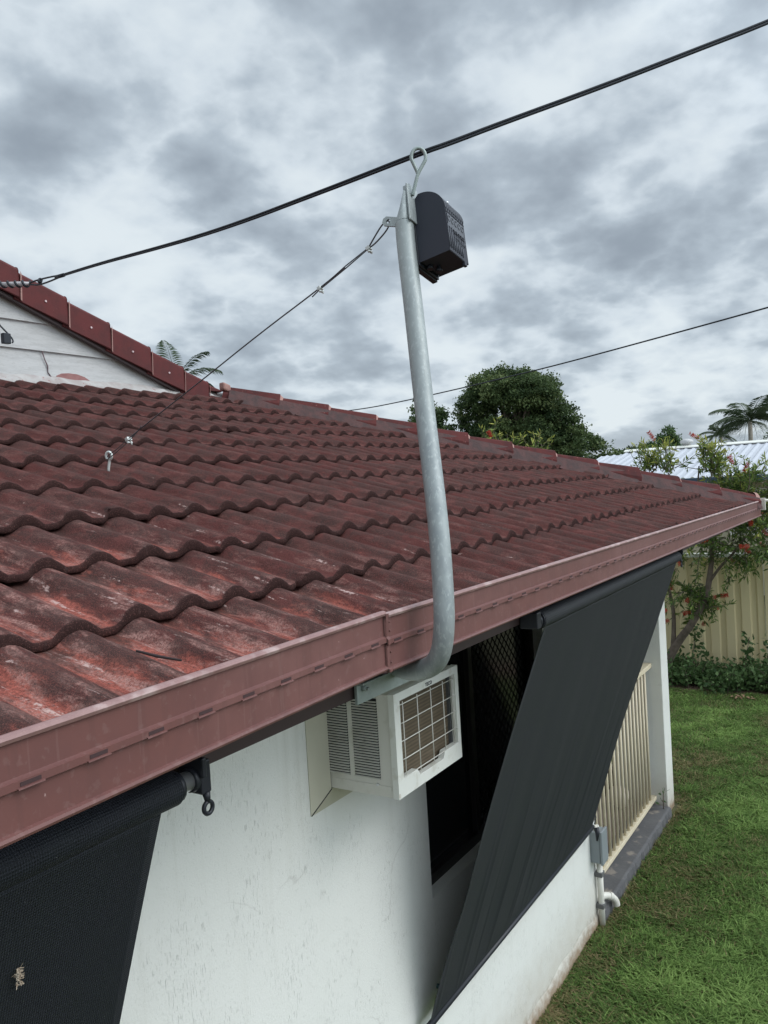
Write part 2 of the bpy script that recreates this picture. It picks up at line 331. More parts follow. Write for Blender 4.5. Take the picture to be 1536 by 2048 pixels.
def mk(name, mb, material, parent=None, bevel=0, attrs=None):
    me = bpy.data.meshes.new(name)
    off = Vector((0, 0, 0))
    if parent is not None:
        p = parent
        while p is not None: off += p.location; p = p.parent
    v = np.array(mb.v, dtype=float); v[:, 2] += H; v -= np.array(off)
    me.from_pydata(v.tolist(), [], mb.f); me.polygons.foreach_set('use_smooth', mb.sm)
    for mm_ in (material if isinstance(material, (list, tuple)) else [material]): me.materials.append(mm_)
    me.polygons.foreach_set('material_index', mb.mi); me.update()
    if attrs:
        for k_, arr in attrs.items():
            at = me.attributes.new(k_, 'FLOAT', 'POINT'); at.data.foreach_set('value', np.asarray(arr, dtype=np.float32))
    o = bpy.data.objects.new(name, me); C.objects.link(o)
    if parent is not None: o.parent = parent
    if bevel:
        b = o.modifiers.new('bevel', 'BEVEL'); b.width = bevel; b.segments = 2; b.limit_method = 'ANGLE'; b.angle_limit = R(40)
    return o
def mkraw(name, V, F, material, parent=None, smooth=False, attrs=None):
    """fast mesh from numpy arrays: V (n,3), F (m,k)"""
    V = np.array(V, dtype=np.float32); V[:, 2] += H; off = np.zeros(3)
    p = parent
    while p is not None: off += np.array(p.location); p = p.parent
    V = V - off.astype(np.float32)
    me = bpy.data.meshes.new(name); k_ = F.shape[1]; me.vertices.add(len(V)); me.vertices.foreach_set('co', V.ravel())
    me.loops.add(F.size); me.loops.foreach_set('vertex_index', F.astype(np.int32).ravel())
    me.polygons.add(len(F)); me.polygons.foreach_set('loop_start', np.arange(0, F.size, k_, dtype=np.int32))
    me.polygons.foreach_set('use_smooth', np.full(len(F), smooth)); me.materials.append(material)
    me.update(calc_edges=True)
    if attrs:
        for kk, arr in attrs.items():
            at = me.attributes.new(kk, 'FLOAT', 'POINT'); at.data.foreach_set('value', np.asarray(arr, dtype=np.float32))
    o = bpy.data.objects.new(name, me); C.objects.link(o)
    if parent is not None: o.parent = parent
    return o
def tag(o, label, cat, group=None, kind=None):
    o['label'] = label
    if cat: o['category'] = cat
    if group: o['group'] = group
    if kind: o['kind'] = kind
    return o
def thing(name, label, cat, loc, group=None):
    o = bpy.data.objects.new(name, None); C.objects.link(o); o.location = (loc[0], loc[1], loc[2] + H); o.empty_display_size = .1
    bpy.context.view_layer.update(); return tag(o, label, cat, group)
def struct(o, label=None):
    o['kind'] = 'structure'
    if label: o['label'] = label
    return o
def heal(p, n, it=3):                       # smooth a polyline (Chaikin)
    p = [Vector(q) for q in p]
    for _ in range(it):
        q = [p[0]]
        for a, b in zip(p[:-1], p[1:]): q += [a*.75 + b*.25, a*.25 + b*.75]
        q.append(p[-1]); p = q
    return p

G = -2.77
# ------------------------------------------------------------------ ground
g = MB().add([(-250,-300,G),(500,-300,G),(500,400,G),(-250,400,G)], [(0,1,2,3)]); struct(mk('ground', g, M_DIRT), 'flat ground under the lawn and gardens')
bedp = [(10.35,-3),(11.25,-3),(11.25,14),(10.3,14),(10.25,9),(10.4,5),(10.3,2.4),(10.45,1.6),(10.35,.5)]
g = MB().add([(x, y, G + .012) for x, y in bedp], [tuple(range(len(bedp)))]); struct(mk('garden_bed', g, M_BEDM), 'strip of brown soil along the cream fence')

# ------------------------------------------------------------------ the house
T = .339; Y1 = 1.341; Z1 = -.218; GY = .289; PX0 = .1079; TT = .25
def hipx(y): return 7.45 - .946 * (y - .98)
YW = 1.648; YG = 4.15
house = thing('tiled_house', 'white rendered house under a weathered dark red tiled roof with brown gutter', 'house', (3.0, YW, G))

def hump(u):                                # u in rolls; crest at integer u
    w_ = np.abs(u - np.round(u)) / .37
    return np.where(w_ < 1, np.maximum(1 - w_ ** 2, 0) ** 1.25, 0.0)
def tile_courses(nose_pts, smax, smin, place, clip, seed, step=.0125):
    """generic interlocking double-roll tile field. nose_pts: list of (y, z) of nose crests"""
    r = np.random.default_rng(seed)
    s = np.arange(smin, smax, step); u = (s - PX0) / .15; h = hump(u)
    tid = np.floor((u + .34 + 1) / 2).astype(int)      # two rolls per tile, joint on the far flank of every second roll
    tf = (u + .34 + 1) / 2 - tid
    V = []; F = []; A = []; Vv = []; Rn = []; base = 0
    for kcourse, (y, z, L) in enumerate(nose_pts):
        tids = tid + (0 if kcourse % 2 == 0 else 0)
        nt_ = tids.max() - tids.min() + 2
        dz = r.normal(0, .0022, nt_)[tids - tids.min()]; dy = r.normal(0, .0045, nt_)[tids - tids.min()]; rn = r.random(nt_)[tids - tids.min()]
        groove = np.where(np.minimum(tf, 1 - tf) < .022, -.006, 0.0)
        chip = np.convolve(r.normal(0, 1, len(s)), np.ones(3) / 3, 'same') * .0016 + .010 * np.convolve((r.random(len(s)) < .008).astype(float), [.4, 1, .7, .3], 'same')
        rows = [(.05, -.034, 0), (.004, -.030, 0), (.001, -.024, 0), (-.0005, -.013, 0), (0, -.004, 0), (.0022, -.0008, .002), (.008, 0, .010), (.05, 0, .05), (.10, 0, .1), (.16, 0, .16), (.22, 0, .22), (L * .93, 0, .27), (L + .03, 0, .3), (L + .075, -.008, .3)]
        for ri, (d, zz, vv) in enumerate(rows):
            yy = y + d + dy + (chip if ri < 6 else 0)
            wob = r.normal(0, .0006, len(s))
            zrow = z + TT * (yy - y) + zz * (.62 + .50 * h) + dz + (h - 1) * .027 + groove * (1 if ri > 3 else .5) + wob + (chip * .5 if 1 <= ri <= 5 else 0)
            V.append(np.c_[s, yy, zrow]); A.append(h); Vv.append(np.full(len(s), vv)); Rn.append(rn)
        nr = len(rows); n = len(s)
        i, j = np.meshgrid(np.arange(nr - 1), np.arange(n - 1), indexing='ij')
        a = base + i * n + j; F.append(np.c_[a.ravel(), (a + 1).ravel(), (a + n + 1).ravel(), (a + n).ravel()]); base += nr * n
    V = np.concatenate(V); F = np.concatenate(F); A = np.concatenate(A); Vv = np.concatenate(Vv); Rn = np.concatenate(Rn)
    cen = V[F].mean(axis=1); keep = clip(cen); F = F[keep]
    return place(V), F, dict(hump=A, vv=Vv, rnd=Rn)
nose = [(Y1 + GY * (k - 1), Z1 + T * GY * (k - 1), GY) for k in range(0, 12)]
V, F, at = tile_courses(nose, 7.45, -2.6, lambda v: v, lambda c: (c[:, 0] < hipx(c[:, 1]) + .09) & (c[:, 1] < YG + .02), 3)
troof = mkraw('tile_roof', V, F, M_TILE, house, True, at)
# the slope round the corner, facing +X, which runs up past the gable to the ridge
T2 = T / .946; APX_ = .45
def place2(v): return np.c_[7.45 - (v[:, 1] - .98) * .946, v[:, 0] * 1.0, v[:, 2]]
nose2 = [(Y1 + GY * (k - 1), Z1 + T * GY * (k - 1), GY) for k in range(0, 26)]
V, F, at = tile_courses(nose2, 11.0, .95, lambda v: v, lambda c: (c[:, 0] > c[:, 1] - .09) & ((c[:, 1] < YG) | (c[:, 0] > YG + .05)), 5, .02)
mkraw('side_tile_roof', place2(V), F, M_TILE, house, True, at)
# other side of the main ridge
def place3(v): return np.c_[.45 - (7.45 - .946 * (v[:, 1] - .98) - .45), v[:, 0], v[:, 2]]
V, F, at = tile_courses(nose2, 11.0, 4.2, lambda v: v, lambda c: c[:, 1] > 1.0, 6, .03)
mkraw('far_tile_roof', place3(V), F, M_TILE, house, True, at)

mb = MB()                                   # dark sarking under the tiles
def crest(y): return Z1 + T * (y - Y1)
mb.add([(-2.6, 1.08, crest(1.08) - .078), (hipx(1.08), 1.08, crest(1.08) - .078), (hipx(YG), YG, crest(YG) - .078), (-2.6, YG, crest(YG) - .078)], [(0, 1, 2, 3)])
mb.add([(hipx(1.08), 1.08, crest(1.08) - .08), (7.35, 9, crest(1.08) - .08), (APX_, 9, crest(1.08) - .08 + T2 * (7.35 - APX_)), (APX_, YG + .1, crest(1.08) - .08 + T2 * (7.35 - APX_)), (hipx(YG), YG + .1, crest(YG) - .08)], [(0, 1, 2, 3, 4)])
mk('sarking', mb, M_DARK, house)
# hip caps: bent concrete caps stepping down the hip
hA = Vector((7.40, 1.035, Z1 + T * (1.035 - Y1))); hB = Vector((hipx(YG - .05), YG - .05, Z1 + T * (YG - .05 - Y1) + .0))
hd = (hB - hA); hl = hd.length; hdn = hd.normalized(); side = hdn.cross(Vector((0, 0, 1))).normalized(); upv = side.cross(hdn).normalized()
ncap = 12; cl = hl / ncap
def capprof(w_, h_, t_=.016):
    out = [(-w_, -.045), (-w_ * .93, -.012), (-w_ * .42, h_ * .84), (-w_ * .2, h_ * .98), (0, h_), (w_ * .2, h_ * .98), (w_ * .42, h_ * .84), (w_ * .93, -.012), (w_, -.045)]
    inn = [(x * .87, q - t_) for x, q in reversed(out)]
    return out + inn
for i in range(ncap):
    a = hA + hdn * (cl * i); b = hA + hdn * (cl * (i + 1) + .045)
    jit = rng.normal(0, .003, 3)
    mb = MB(); w0, w1 = .122, .104; n = len(capprof(1, 1))
    pa = capprof(w0, .070 if i else .045); pb = capprof(w1, .050)
    va = [a + side * (x + jit[0]) + upv * (q + .010 + jit[1]) for x, q in pa]; vb = [b + side * (x + jit[0]) + upv * (q + .006 + jit[2]) for x, q in pb]
    mb.add(va + vb, [(j, (j + 1) % n, n + (j + 1) % n, n + j) for j in range(n)])
    mb.add(va, [tuple(range(n))]); mb.add(vb, [tuple(reversed(range(n)))])
    mk('hip_cap', mb, M_CAP, house, .004)
    # pale pointing under the lower end of each cap
    mb = MB(); a2 = a - hdn * .004
    pm = [(-.118, -.05), (-.108, -.015), (-.05, .055), (-.02, .066), (.02, .066), (.05, .055), (.108, -.015), (.118, -.05)]
    pm2 = [(x * .80, q - .012) for x, q in pm]
    v0 = [a2 + side * x + upv * (q + .008) for x, q in pm] + [a2 - hdn * .022 + side * x + upv * (q + .007) for x, q in pm2]
    v0 += [a2 + hdn * .03 + side * x + upv * (q + .008) for x, q in pm]
    f0 = [(j, j + 1, 8 + j + 1, 8 + j) for j in range(7)] + [(j, j + 1, 16 + j + 1, 16 + j) for j in range(7)] + [(8, 9, 10, 11, 12, 13, 14, 15)]
    mb.add(v0, f0); mk('cap_mortar', mb, M_MORTAR, house)
mb = MB()                                   # bedding strip both sides of the hip
nseg = 90
for sgn in (-1, 1):
    v = []
    for i in range(nseg + 1):
        p = hA + hdn * (hl * i / nseg); wv_ = .150 + .010 * math.sin(i * 1.9) + .006 * math.sin(i * 4.3)
        v += [p + side * sgn * .085 + upv * .03, p + side * sgn * .118 + upv * (-.018), p + side * sgn * wv_ + upv * (-.062)]
    mb.add(v, [(3*i+j, 3*i+j+1, 3*i+j+4, 3*i+j+3) for i in range(nseg) for j in range(2)], True)
mk('hip_bedding', mb, M_BED, house)
# gable wall of weatherboards
gx0, gx1 = -2.4, 4.26
APX, APZ = .45, .735 + .365 * (4.40 - .45)
def gz(x): return .74 + .365 * (4.34 - x) if x > APX else .74 + .365 * (4.34 - (2 * APX - x))
zs_ = [.60, .732, .886, 1.044, 1.202, 1.36, 1.518, 1.676, 1.834, 1.99, 2.15]
xs_ = np.linspace(-3.2, 4.34, 120)
mb = MB()
for zi in range(len(zs_) - 1):
    za, zb = zs_[zi], zs_[zi + 1] + .012
    v = []; cols = []
    for x in xs_:
        zt = min(zb, gz(x) - .02)
        if zt > za + .002: cols.append((x, zt))
    if len(cols) < 2: continue
    for x, zt in cols:
        fr = (zt - za) / (zb - za); wob = .0015 * math.sin(x * 7 + zi)
        v += [(x, YG + .012, za - .0), (x, YG - .010 + wob, za - .0), (x, YG - .010 + wob + .016 * fr, zt)]
    n = len(cols)
    mb.add(v, [(3*i, 3*i+3, 3*i+4, 3*i+1) for i in range(n-1)] + [(3*i+1, 3*i+4, 3*i+5, 3*i+2) for i in range(n-1)])
mk('weatherboard_gable', mb, M_BOARD, house)
# split and bare patch on the lowest board
mb = MB(); cr = [(3.00, .885), (3.012, .84), (3.03, .80), (3.028, .765), (3.05, .735)]
mb.tube([(x, YG - .012, z) for x, z in cr], [.004, .003, .0045, .003, .005], 5); mk('board_crack', mb, mat('crack', (.16, .11, .12), .9), house)
mb = MB(); pts = [(3.075, .737), (3.085, .757), (3.12, .772), (3.17, .778), (3.23, .776), (3.28, .764), (3.31, .748), (3.335, .735)]
mb.add([(x, YG - .0145, z - .008) for x, z in pts] + [(x, YG - .0105, z - .006) for x, z in pts], [tuple(range(8)), tuple(reversed(range(8, 16)))] + [(i, (i+1) % 8, 8+(i+1) % 8, 8+i) for i in range(8)])
mk('peeled_patch', mb, mat('peeled', (.26, .12, .115), .85, var=(30, 4, .6, (.33, .17, .16))), house)
# flashing over the top course of tiles
mb = MB(); v = []; xs2 = np.arange(-2.6, 4.56, .0125)
for x in xs2:
    h_ = float(hump((x - PX0) / .15)); wv_ = .008 * math.sin(x * 11) + .006 * math.sin(x * 29)
    v += [(x, YG - .012, .741 + wv_ * .4), (x, YG - .028, .722 + .006 * h_ + wv_ * .3), (x, YG - .050 + wv_, .694 + .022 * h_), (x, YG - .055 + wv_, .67 + .022 * h_)]
mb.add(v, [(4*i+j, 4*i+4+j, 4*i+5+j, 4*i+1+j) for i in range(len(xs2)-1) for j in range(3)], True)
mk('flashing', mb, M_FLASH, house)
# barge caps down the gable edge
bx = [4.42, 4.28, 4.05, 3.768, 3.454, 3.154, 2.85, 2.55, 2.25, 1.95, 1.65, 1.35, 1.05, .75, .45]
for i in range(len(bx) - 1):
    xa, xb = bx[i], bx[i + 1] - .035
    def top(x): return .815 + .365 * (4.20 - x)
    la, lb = .012, -.006
    hh_ = .168; pr = [(0, -hh_), (0, -.018), (.006, -.006), (.018, 0), (.17, .004), (.17, -.012), (.02, -.016), (.014, -.03), (.014, -hh_)]
    va = [(xa - .012, 4.085 - la + p * 1.0, top(xa) + la + q) for p, q in pr]; vb = [(xb, 4.085 - lb + p, top(xb) + lb + q) for p, q in pr]
    # clip the last pieces so they die into the roof
    fl = .735 if i == 0 else -9
    va = [(x, y, max(z, fl)) for x, y, z in va]; vb = [(x, y, max(z, fl)) for x, y, z in vb]
    n = len(pr); mb = MB().add(va + vb, [(j, (j+1) % n, n+(j+1) % n, n+j) for j in range(n)] + [tuple(range(n)), tuple(reversed(range(n, 2*n)))])
    bc = mk('barge_cap', mb, M_BARGE, house, .004)
    ms = MB(); xj = xa + .002
    ms.add([(xj, 4.085 - .012, top(xa) - .005), (xj + .018, 4.088, top(xa) - .020), (xj + .010, 4.088, top(xa) - hh_ + .0), (xj - .01, 4.085 - .012, top(xa) - hh_ + .002)], [(0, 1, 2, 3)])
    mk('joint_mortar', ms, M_MORTAR, bc)
    if i > 1:
        sc_ = MB(); cxx = (xa + xb) / 2 + .02; zc_ = top(cxx) - .092
        sc_.tube([(cxx, 4.085 - .001, zc_), (cxx, 4.085 - .010, zc_)], [.008, .006], 8); mk('screw_head', sc_, mat('screw', (.55, .42, .42), .4, metal=.5), bc)
mb = MB(); # dark timber behind the caps
mb.add([(x, 4.10 + d, .745 + .365 * (4.20 - x) - e_) for x in (4.20, .45) for d, e_ in ((.0, -.03), (.0, .112), (.028, .112), (.028, -.03))], [(0,1,5,4),(1,2,6,5),(2,3,7,6),(0,4,7,3)])
mk('barge_board', mb, M_FASC, house)
mb = MB().obox((4.435, 4.075, .765), Vector((1, -.2, -.35)).normalized(), Vector((.2, 1, 0)).normalized(), (0, 0, 1), .035, .03, .028); mk('cap_end_mortar', mb, M_MORTAR, house, .012)

# gutter -------------------------------------------------
gutH = .128
def gutter(name, p0, p1, zt0, zt1, mats=True, extra=None):
    """front face profile swept from p0 to p1 (plan points of the front face)"""
    a = Vector((p0[0], p0[1], zt0)); b = Vector((p1[0], p1[1], zt1)); d = (b - a).normalized(); back = Vector((0, 1, 0)) if abs(d.x) > .5 else Vector((-1, 0, 0)); up = Vector((0, 0, 1))
    h = gutH
    body = [(.010, -.007), (.003, -.010), (.003, -.053), (.0, -.055), (-.0035, -.0565), (-.0035, -.0665), (.0, -.068), (.003, -.0695), (.003, -.118), (-.002, -.120), (-.004, -.124), (-.002, -.128), (.004, -.129), (.112, -.131), (.112, -.085)]
    mb = MB().extrude(body, a, b, ax=back, ay=up); back2 = [(x + .0012, z) for x, z in body]
    mb.extrude(back2[::-1], a, b, ax=back, ay=up)
    mb.extrude([(x + .0155, z - .006) for x, z in ((-.0055, .003), (-.0055, -.004))], a, b, ax=back, ay=up)
    L = (b - a).length; s = .05
    while s < L - .05:
        c = a + d * s; q = c + up * (-.0615) - back * .0032
        if abs(d.x) > .5:
            mb.use(1).obox(q, d, up, back, .0150, .0026, .0009)
            mb.use(2).extrude([(-.0036, -.0652), (-.0062, -.0658), (-.0066, -.0672), (-.0036, -.0670)], c - d * .019, c + d * .019, close=True, ax=back, ay=up)
        s += .1052
    mb.use(0); o = mk(name, mb, [M_GUT, M_SLOT, M_GUT], house)
    lip = [(.013, -.011), (.004, -.0105), (-.003, -.008), (-.0055, -.003), (-.0035, .001), (.003, .0025), (.011, .001), (.0145, -.004)]
    mk('gutter_lip', MB().extrude(lip, a, b, close=True, ax=back, ay=up), M_GUTLIP, o, .0)
    return o
JX = 1.497
gutter('gutter', (-2.6, .78), (JX, .957), -.272, -.276)
gutter('gutter', (JX + .001, .962), (7.45, .980), -.283, -.318)
gutter('gutter', (7.452, .984), (7.452, 9.0), -.318, -.335)
mb = MB()                                   # lapped joint with rivets
mb.extrude([(-.0040, .0), (-.0012, -.05), (-.0062, -.056), (-.0062, -.067), (-.0012, -.07), (-.0012, -.118), (-.0062, -.121), (-.0062, -.127)], (JX - .002, .9555, -.281), (JX + .012, .9575, -.281), ax=(0, 1, 0), ay=(0, 0, 1))
jo = mk('gutter_joint', mb, M_GUT, house); q = jo.modifiers.new('s', 'SOLIDIFY'); q.thickness = .0012
for dz in (-.018, -.038, -.085, -.108): mk('rivet', MB().tube([(JX + .026, .9655, -.284 + dz), (JX + .026, .9600, -.284 + dz)], [.0032, .002], 8), M_GUT, jo)
# fascia and soffit
mb = MB().box((-2.6, 1.094, -.495), (7.33, 1.112, -.40)); mb.box((7.312, 1.112, -.495), (7.33, 9, -.42)); mk('fascia', mb, M_FASC, house)
mb = MB().box((-2.6, 1.112, -.47), (7.312, YW + .25, -.462)); mb.box((6.70, YW + .25, -.47), (7.312, 9, -.462)); mk('soffit', mb, M_SOFFIT, house)
# front wall with openings (render skin plus reveals)
WX0, WX1, WZ0, WZ1 = 2.81, 4.14, -1.68, -.62
AX0, AX1, AZ0, AZ1 = 2.13, 2.60, -1.0, -.645
xsb = sorted([-2.6, AX0, AX1, WX0, WX1, 4.82]); zsb = sorted([G - .1, WZ0, AZ0, AZ1, WZ1, -.47]); mb = MB()
# a wavering foot where the render meets the lawn
for i in range(len(xsb) - 1):
    for j in range(len(zsb) - 1):
        xa, xb, za, zb = xsb[i], xsb[i+1], zsb[j], zsb[j+1]; xm, zm = (xa+xb)/2, (za+zb)/2
        if (WX0 < xm < WX1 and WZ0 < zm < WZ1) or (AX0 < xm < AX1 and AZ0 < zm < AZ1): continue
        mb.add([(xa, YW, za), (xb, YW, za), (xb, YW, zb), (xa, YW, zb)], [(0, 1, 2, 3)])
D = .19
for x0, x1, z0, z1 in ((WX0, WX1, WZ0, WZ1), (AX0, AX1, AZ0, AZ1)):
    mb.add([(x0, YW, z0), (x0, YW + D, z0), (x0, YW + D, z1), (x0, YW, z1)], [(0, 1, 2, 3)])
    mb.add([(x1, YW, z0), (x1, YW + D, z0), (x1, YW + D, z1), (x1, YW, z1)], [(3, 2, 1, 0)])
    mb.add([(x0, YW, z0), (x1, YW, z0), (x1, YW + D, z0), (x0, YW + D, z0)], [(0, 1, 2, 3)])
    mb.add([(x0, YW, z1), (x1, YW, z1), (x1, YW + D, z1), (x0, YW + D, z1)], [(3, 2, 1, 0)])
mb.add([(4.82, YW, G - .1), (4.82, 3.9, G - .1), (4.82, 3.9, -.47), (4.82, YW, -.47)], [(0, 1, 2, 3)])
mb.add([(4.82, 3.9, G - .1), (6.9, 3.9, G - .1), (6.9, 3.9, -.47), (4.82, 3.9, -.47)], [(0, 1, 2, 3)])
mb.add([(6.9, 3.9, G - .1), (6.9, 9, G - .1), (6.9, 9, -.47), (6.9, 3.9, -.47)], [(0, 1, 2, 3)])
wall = mk('wall', mb, M_WALL, house)
# painted footing bulge at the wall base
mb = MB(); v = []; xx = np.arange(-2.6, 4.83, .04)
for x in xx:
    k_ = .004 + .004 * math.sin(x * 5.1) * math.sin(x * 1.7) + .003 * math.sin(x * 23); zt = -2.690 + .02 * math.sin(x * 3.3) + .010 * math.sin(x * 17)
    v += [(x, YW - .0005, zt), (x, YW - .005 - k_ * .4, zt - .02), (x, YW - .010 - k_, G - .05)]
mb.add(v, [(3*i+j, 3*i+3+j, 3*i+4+j, 3*i+1+j) for i in range(len(xx)-1) for j in range(2)], True); mk('wall_footing', mb, M_WALL, house)
# pillar
mb = MB().box((6.612, YW, G - .05), (6.82, 2.06, -.47)); mk('pillar', mb, M_WALL, house, .006)
# patio slab and its front edge
mb = MB(); v = []; xx = np.arange(4.83, 6.61, .035)
for x in xx:
    wv_ = .0028 * math.sin(x * 19) + .002 * math.sin(x * 41 + 1) + .003 * math.sin(x * 73) + float(rng.normal(0, .0015))
    v += [(x, 1.86, -2.690), (x, YW - .012, -2.690), (x, YW - .030 + wv_, -2.697), (x, YW - .034 + wv_ * 1.5, -2.735), (x, YW - .028 + wv_, G - .05)]
mb.add(v, [(5*i+j, 5*i+5+j, 5*i+6+j, 5*i+1+j) for i in range(len(xx)-1) for j in range(4)], False); mk('patio_kerb', mb, M_SLAB, house)
mb = MB().box((4.83, 1.861, G - .05), (6.60, 3.89, -2.693)); mk('patio_floor', mb, M_PATIO, house)
# window
win = MB(); d0 = YW + .055
fw = .045
for a_, b_ in (((WX0, d0, WZ0), (WX0+fw, d0+.05, WZ1)), ((WX1-fw, d0, WZ0), (WX1, d0+.05, WZ1)), ((WX0+fw, d0, WZ0), (WX1-fw, d0+.05, WZ0+fw)), ((WX0+fw, d0, WZ1-fw), (WX1-fw, d0+.05, WZ1)), ((3.36, d0+.004, WZ0+fw), (3.40, d0+.046, WZ1-fw))): win.box(a_, b_)
wo_ = mk('window', win, M_WFR, house, .002)
mk('pane', MB().box((WX0+fw, d0+.028, WZ0+fw), (3.36, d0+.034, WZ1-fw)).box((3.40, d0+.028, WZ0+fw), (WX1-fw, d0+.034, WZ1-fw)), M_GLASS, wo_)
mb = MB()                                   # diamond security mesh
step = .055
zlo, zhi = WZ0 + fw, WZ1 - fw
for xs0 in np.arange(3.40 - (zhi - zlo), WX1, step):
    for sg in (1, -1):
        pts = []
        x_a, z_a = xs0, zlo; x_b, z_b = xs0 + (zhi - zlo) * 1, zhi
        if sg < 0: x_a, x_b = x_b, x_a
        # clip to x range
        t0, t1 = 0.0, 1.0
        for lim, s_ in ((3.40, 1), (WX1 - fw, -1)):
            da = s_ * (x_a - lim); db = s_ * (x_b - lim)
            if da < 0 and db < 0: t0 = 2
            elif da < 0: t0 = max(t0, da / (da - db))
            elif db < 0: t1 = min(t1, da / (da - db))
        if t0 < t1:
            p = lambda t: (x_a + (x_b-x_a)*t, d0 + .014 + .004 * (sg > 0), z_a + (z_b-z_a)*t)
            mb.tube([p(t0), p(t1)], .0022, 4, smooth=False)
mk('security_mesh', mb, mat('mesh_black', (.005, .005, .006), .8, spec=.1), wo_)
mk('room_dark', MB().box((WX0 - .1, YW + .3, WZ0 - .1), (WX1 + .1, YW + .32, WZ1 + .1)), M_DARK, wo_)
# small white bracket and black sensor light at the far gutter corner
sl = thing('security_light', 'small black security light on a white bracket at the far gutter corner', 'light', (7.52, .93, -.36))
mk('bracket', MB().tube([(7.47, .965, -.315), (7.60, .90, -.335), (7.68, .87, -.37)], .012, 8).box((7.47, .95, -.40), (7.50, .99, -.30)), M_WHITEPVC, sl)
mk('lamp_head', MB().tube([(7.60, .89, -.36), (7.585, .87, -.42), (7.61, .84, -.50), (7.64, .83, -.54)], [.022, .045, .04, .016], 10), M_BLACK, sl)

# ------------------------------------------------------------------ air conditioner
ac = thing('air_conditioner', 'white window air conditioner with wire grille sticking out of the white wall under the eave', 'air conditioner', (2.365, 1.5, -.988))
X0, X1, Z0, Z1_ = 2.149, 2.581, -.988, -.660; YF = 1.357
# case: shell without front
mb = MB()
mb.box((X0, YF + .022, Z0), (X0 + .003, YW + .14, Z1_)); mb.box((X1 - .003, YF + .022, Z0), (X1, YW + .14, Z1_))
mb.box((X0 + .003, YF + .022, Z1_ - .003), (X1 - .003, YW + .14, Z1_)); mb.box((X0 + .003, YF + .022, Z0), (X1 - .003, YW + .14, Z0 + .003))
case = mk('case', mb, M_AC, ac, .001)
# louvres in the two side panels
mb = MB(); md = MB()
for sx_, xf in ((-1, X0), (1, X1)):
    mb = MB()
    for ya, yb in ((1.424, 1.522), (1.541, 1.640)):
        mb.use(1).box((xf + sx_ * .0002, ya, -.934), (xf + sx_ * .0008, yb, -.674)); mb.use(0); z = -.931
        while z < -.677:
            mb.extrude([(-.0012, .0), (.0038, -.0026), (.0040, -.0014), (-.0012, .0014)], (xf + sx_ * .0015, ya, z), (xf + sx_ * .0015, yb, z), close=True, ax=(sx_, 0, 0), ay=(0, 0, 1)); z += .0088
    mk('louvre_panel', mb, [M_AC, M_DARK], case)
mb = MB().box((X0 - .0022, 1.385, -.966), (X0 - .0004, 1.60, -.952)); mk('side_rib', mb, M_AC, case, .0008)
mb = MB().tube([(X0, 1.437, -.952), (X0 - .004, 1.437, -.952)], [.006, .004], 10); mk('side_screw', mb, M_ALU, case)
# bezel with chamfered opening and a dip in its lower edge
ox0, ox1, oz0, oz1 = 2.181, 2.560, -.936, -.684
prof_o = [(X0 - .003, Z0 - .002), (X1 + .003, Z0 - .002), (X1 + .003, Z1_ + .003), (X0 - .003, Z1_ + .003)]
prof_i = [(ox0, oz0 + .006), (2.268, oz0 + .006), (2.285, oz0 - .017), (2.445, oz0 - .017), (2.462, oz0 + .006), (ox1, oz0 + .006), (ox1, oz1), (ox0, oz1)]
yf, yb = YF, YF + .022
vo_ = [(x, yf, z) for x, z in prof_o]; vi_ = [(x, yf, z) for x, z in prof_i]
mb = MB().add(vo_ + vi_ + [(x, yb, z) for x, z in prof_o] + [(x, yb, z) for x, z in prof_i],
   [(0, 1, 9, 8, 7, 6, 5, 4), (1, 2, 10, 9), (2, 3, 11, 10), (3, 0, 4, 11)] + [(12 + i, 12 + (i+1) % 4, (i+1) % 4, i) for i in range(4)] + [(4 + i, 4 + (i+1) % 8, 16 + (i+1) % 8, 16 + i) for i in range(8)])
bez = mk('bezel', mb, M_ACF, ac, .0012)
# condenser coil behind the grille
m = bpy.data.materials.new('coil_fins'); m.use_nodes = True; nt_ = m.node_tree; b_ = nt_.nodes['Principled BSDF']; gg = nt_.nodes.new('ShaderNodeNewGeometry'); spp = nt_.nodes.new('ShaderNodeSeparateXYZ'); nt_.links.new(gg.outputs['Position'], spp.inputs[0])
zz_ = math_(nt_, 'SINE', math_(nt_, 'MULTIPLY', spp.outputs[2], 520.0)); nz = noise_(nt_, gg.outputs['Position'], 1, 3, .6, 0, (9, 9, 160))
cc = mix_(nt_, smooth_(nt_, zz_, -1, 1), (.085, .064, .040), (.13, .10, .066)); cc = mix_(nt_, smooth_(nt_, nz, .5, .75, 0, .7), cc, (.17, .135, .095)); nt_.links.new(cc, b_.inputs['Base Color']); b_.inputs['Roughness'].default_value = .7
mb = MB().box((X0 + .02, YF + .034, Z0 + .02), (X1 - .02, YF + .05, Z1_ - .012)); mk('coil', mb, m, ac)
for xa_, xb_ in ((2.188, 2.202), (2.552, 2.570)): mk('coil_end_plate', MB().box((xa_, YF + .024, oz0 - .02), (xb_, YF + .034, oz1 + .01)), mat('end_plate', (.10, .105, .11), .6), ac)
mb = MB(); yg = YF + .008
for x in (2.210, 2.303, 2.394, 2.481, 2.549, 2.557):
    zt_ = -.699 if x < 2.5 else -.688; mb.tube([(x, yg, zt_ + .006), (x, yg, -.938 - (.010 if 2.29 < x < 2.45 else 0))], .0017, 6)
for z in (-.700, -.760, -.817, -.876, -.932):
    mb.tube([(2.186 if z in (-.700, -.817, -.932) else 2.196, yg + .004, z - .002), (2.205, yg - .003, z), (2.561, yg - .003, z)], .0017, 6)
mk('wire_grille', mb, M_WIREW, ac)
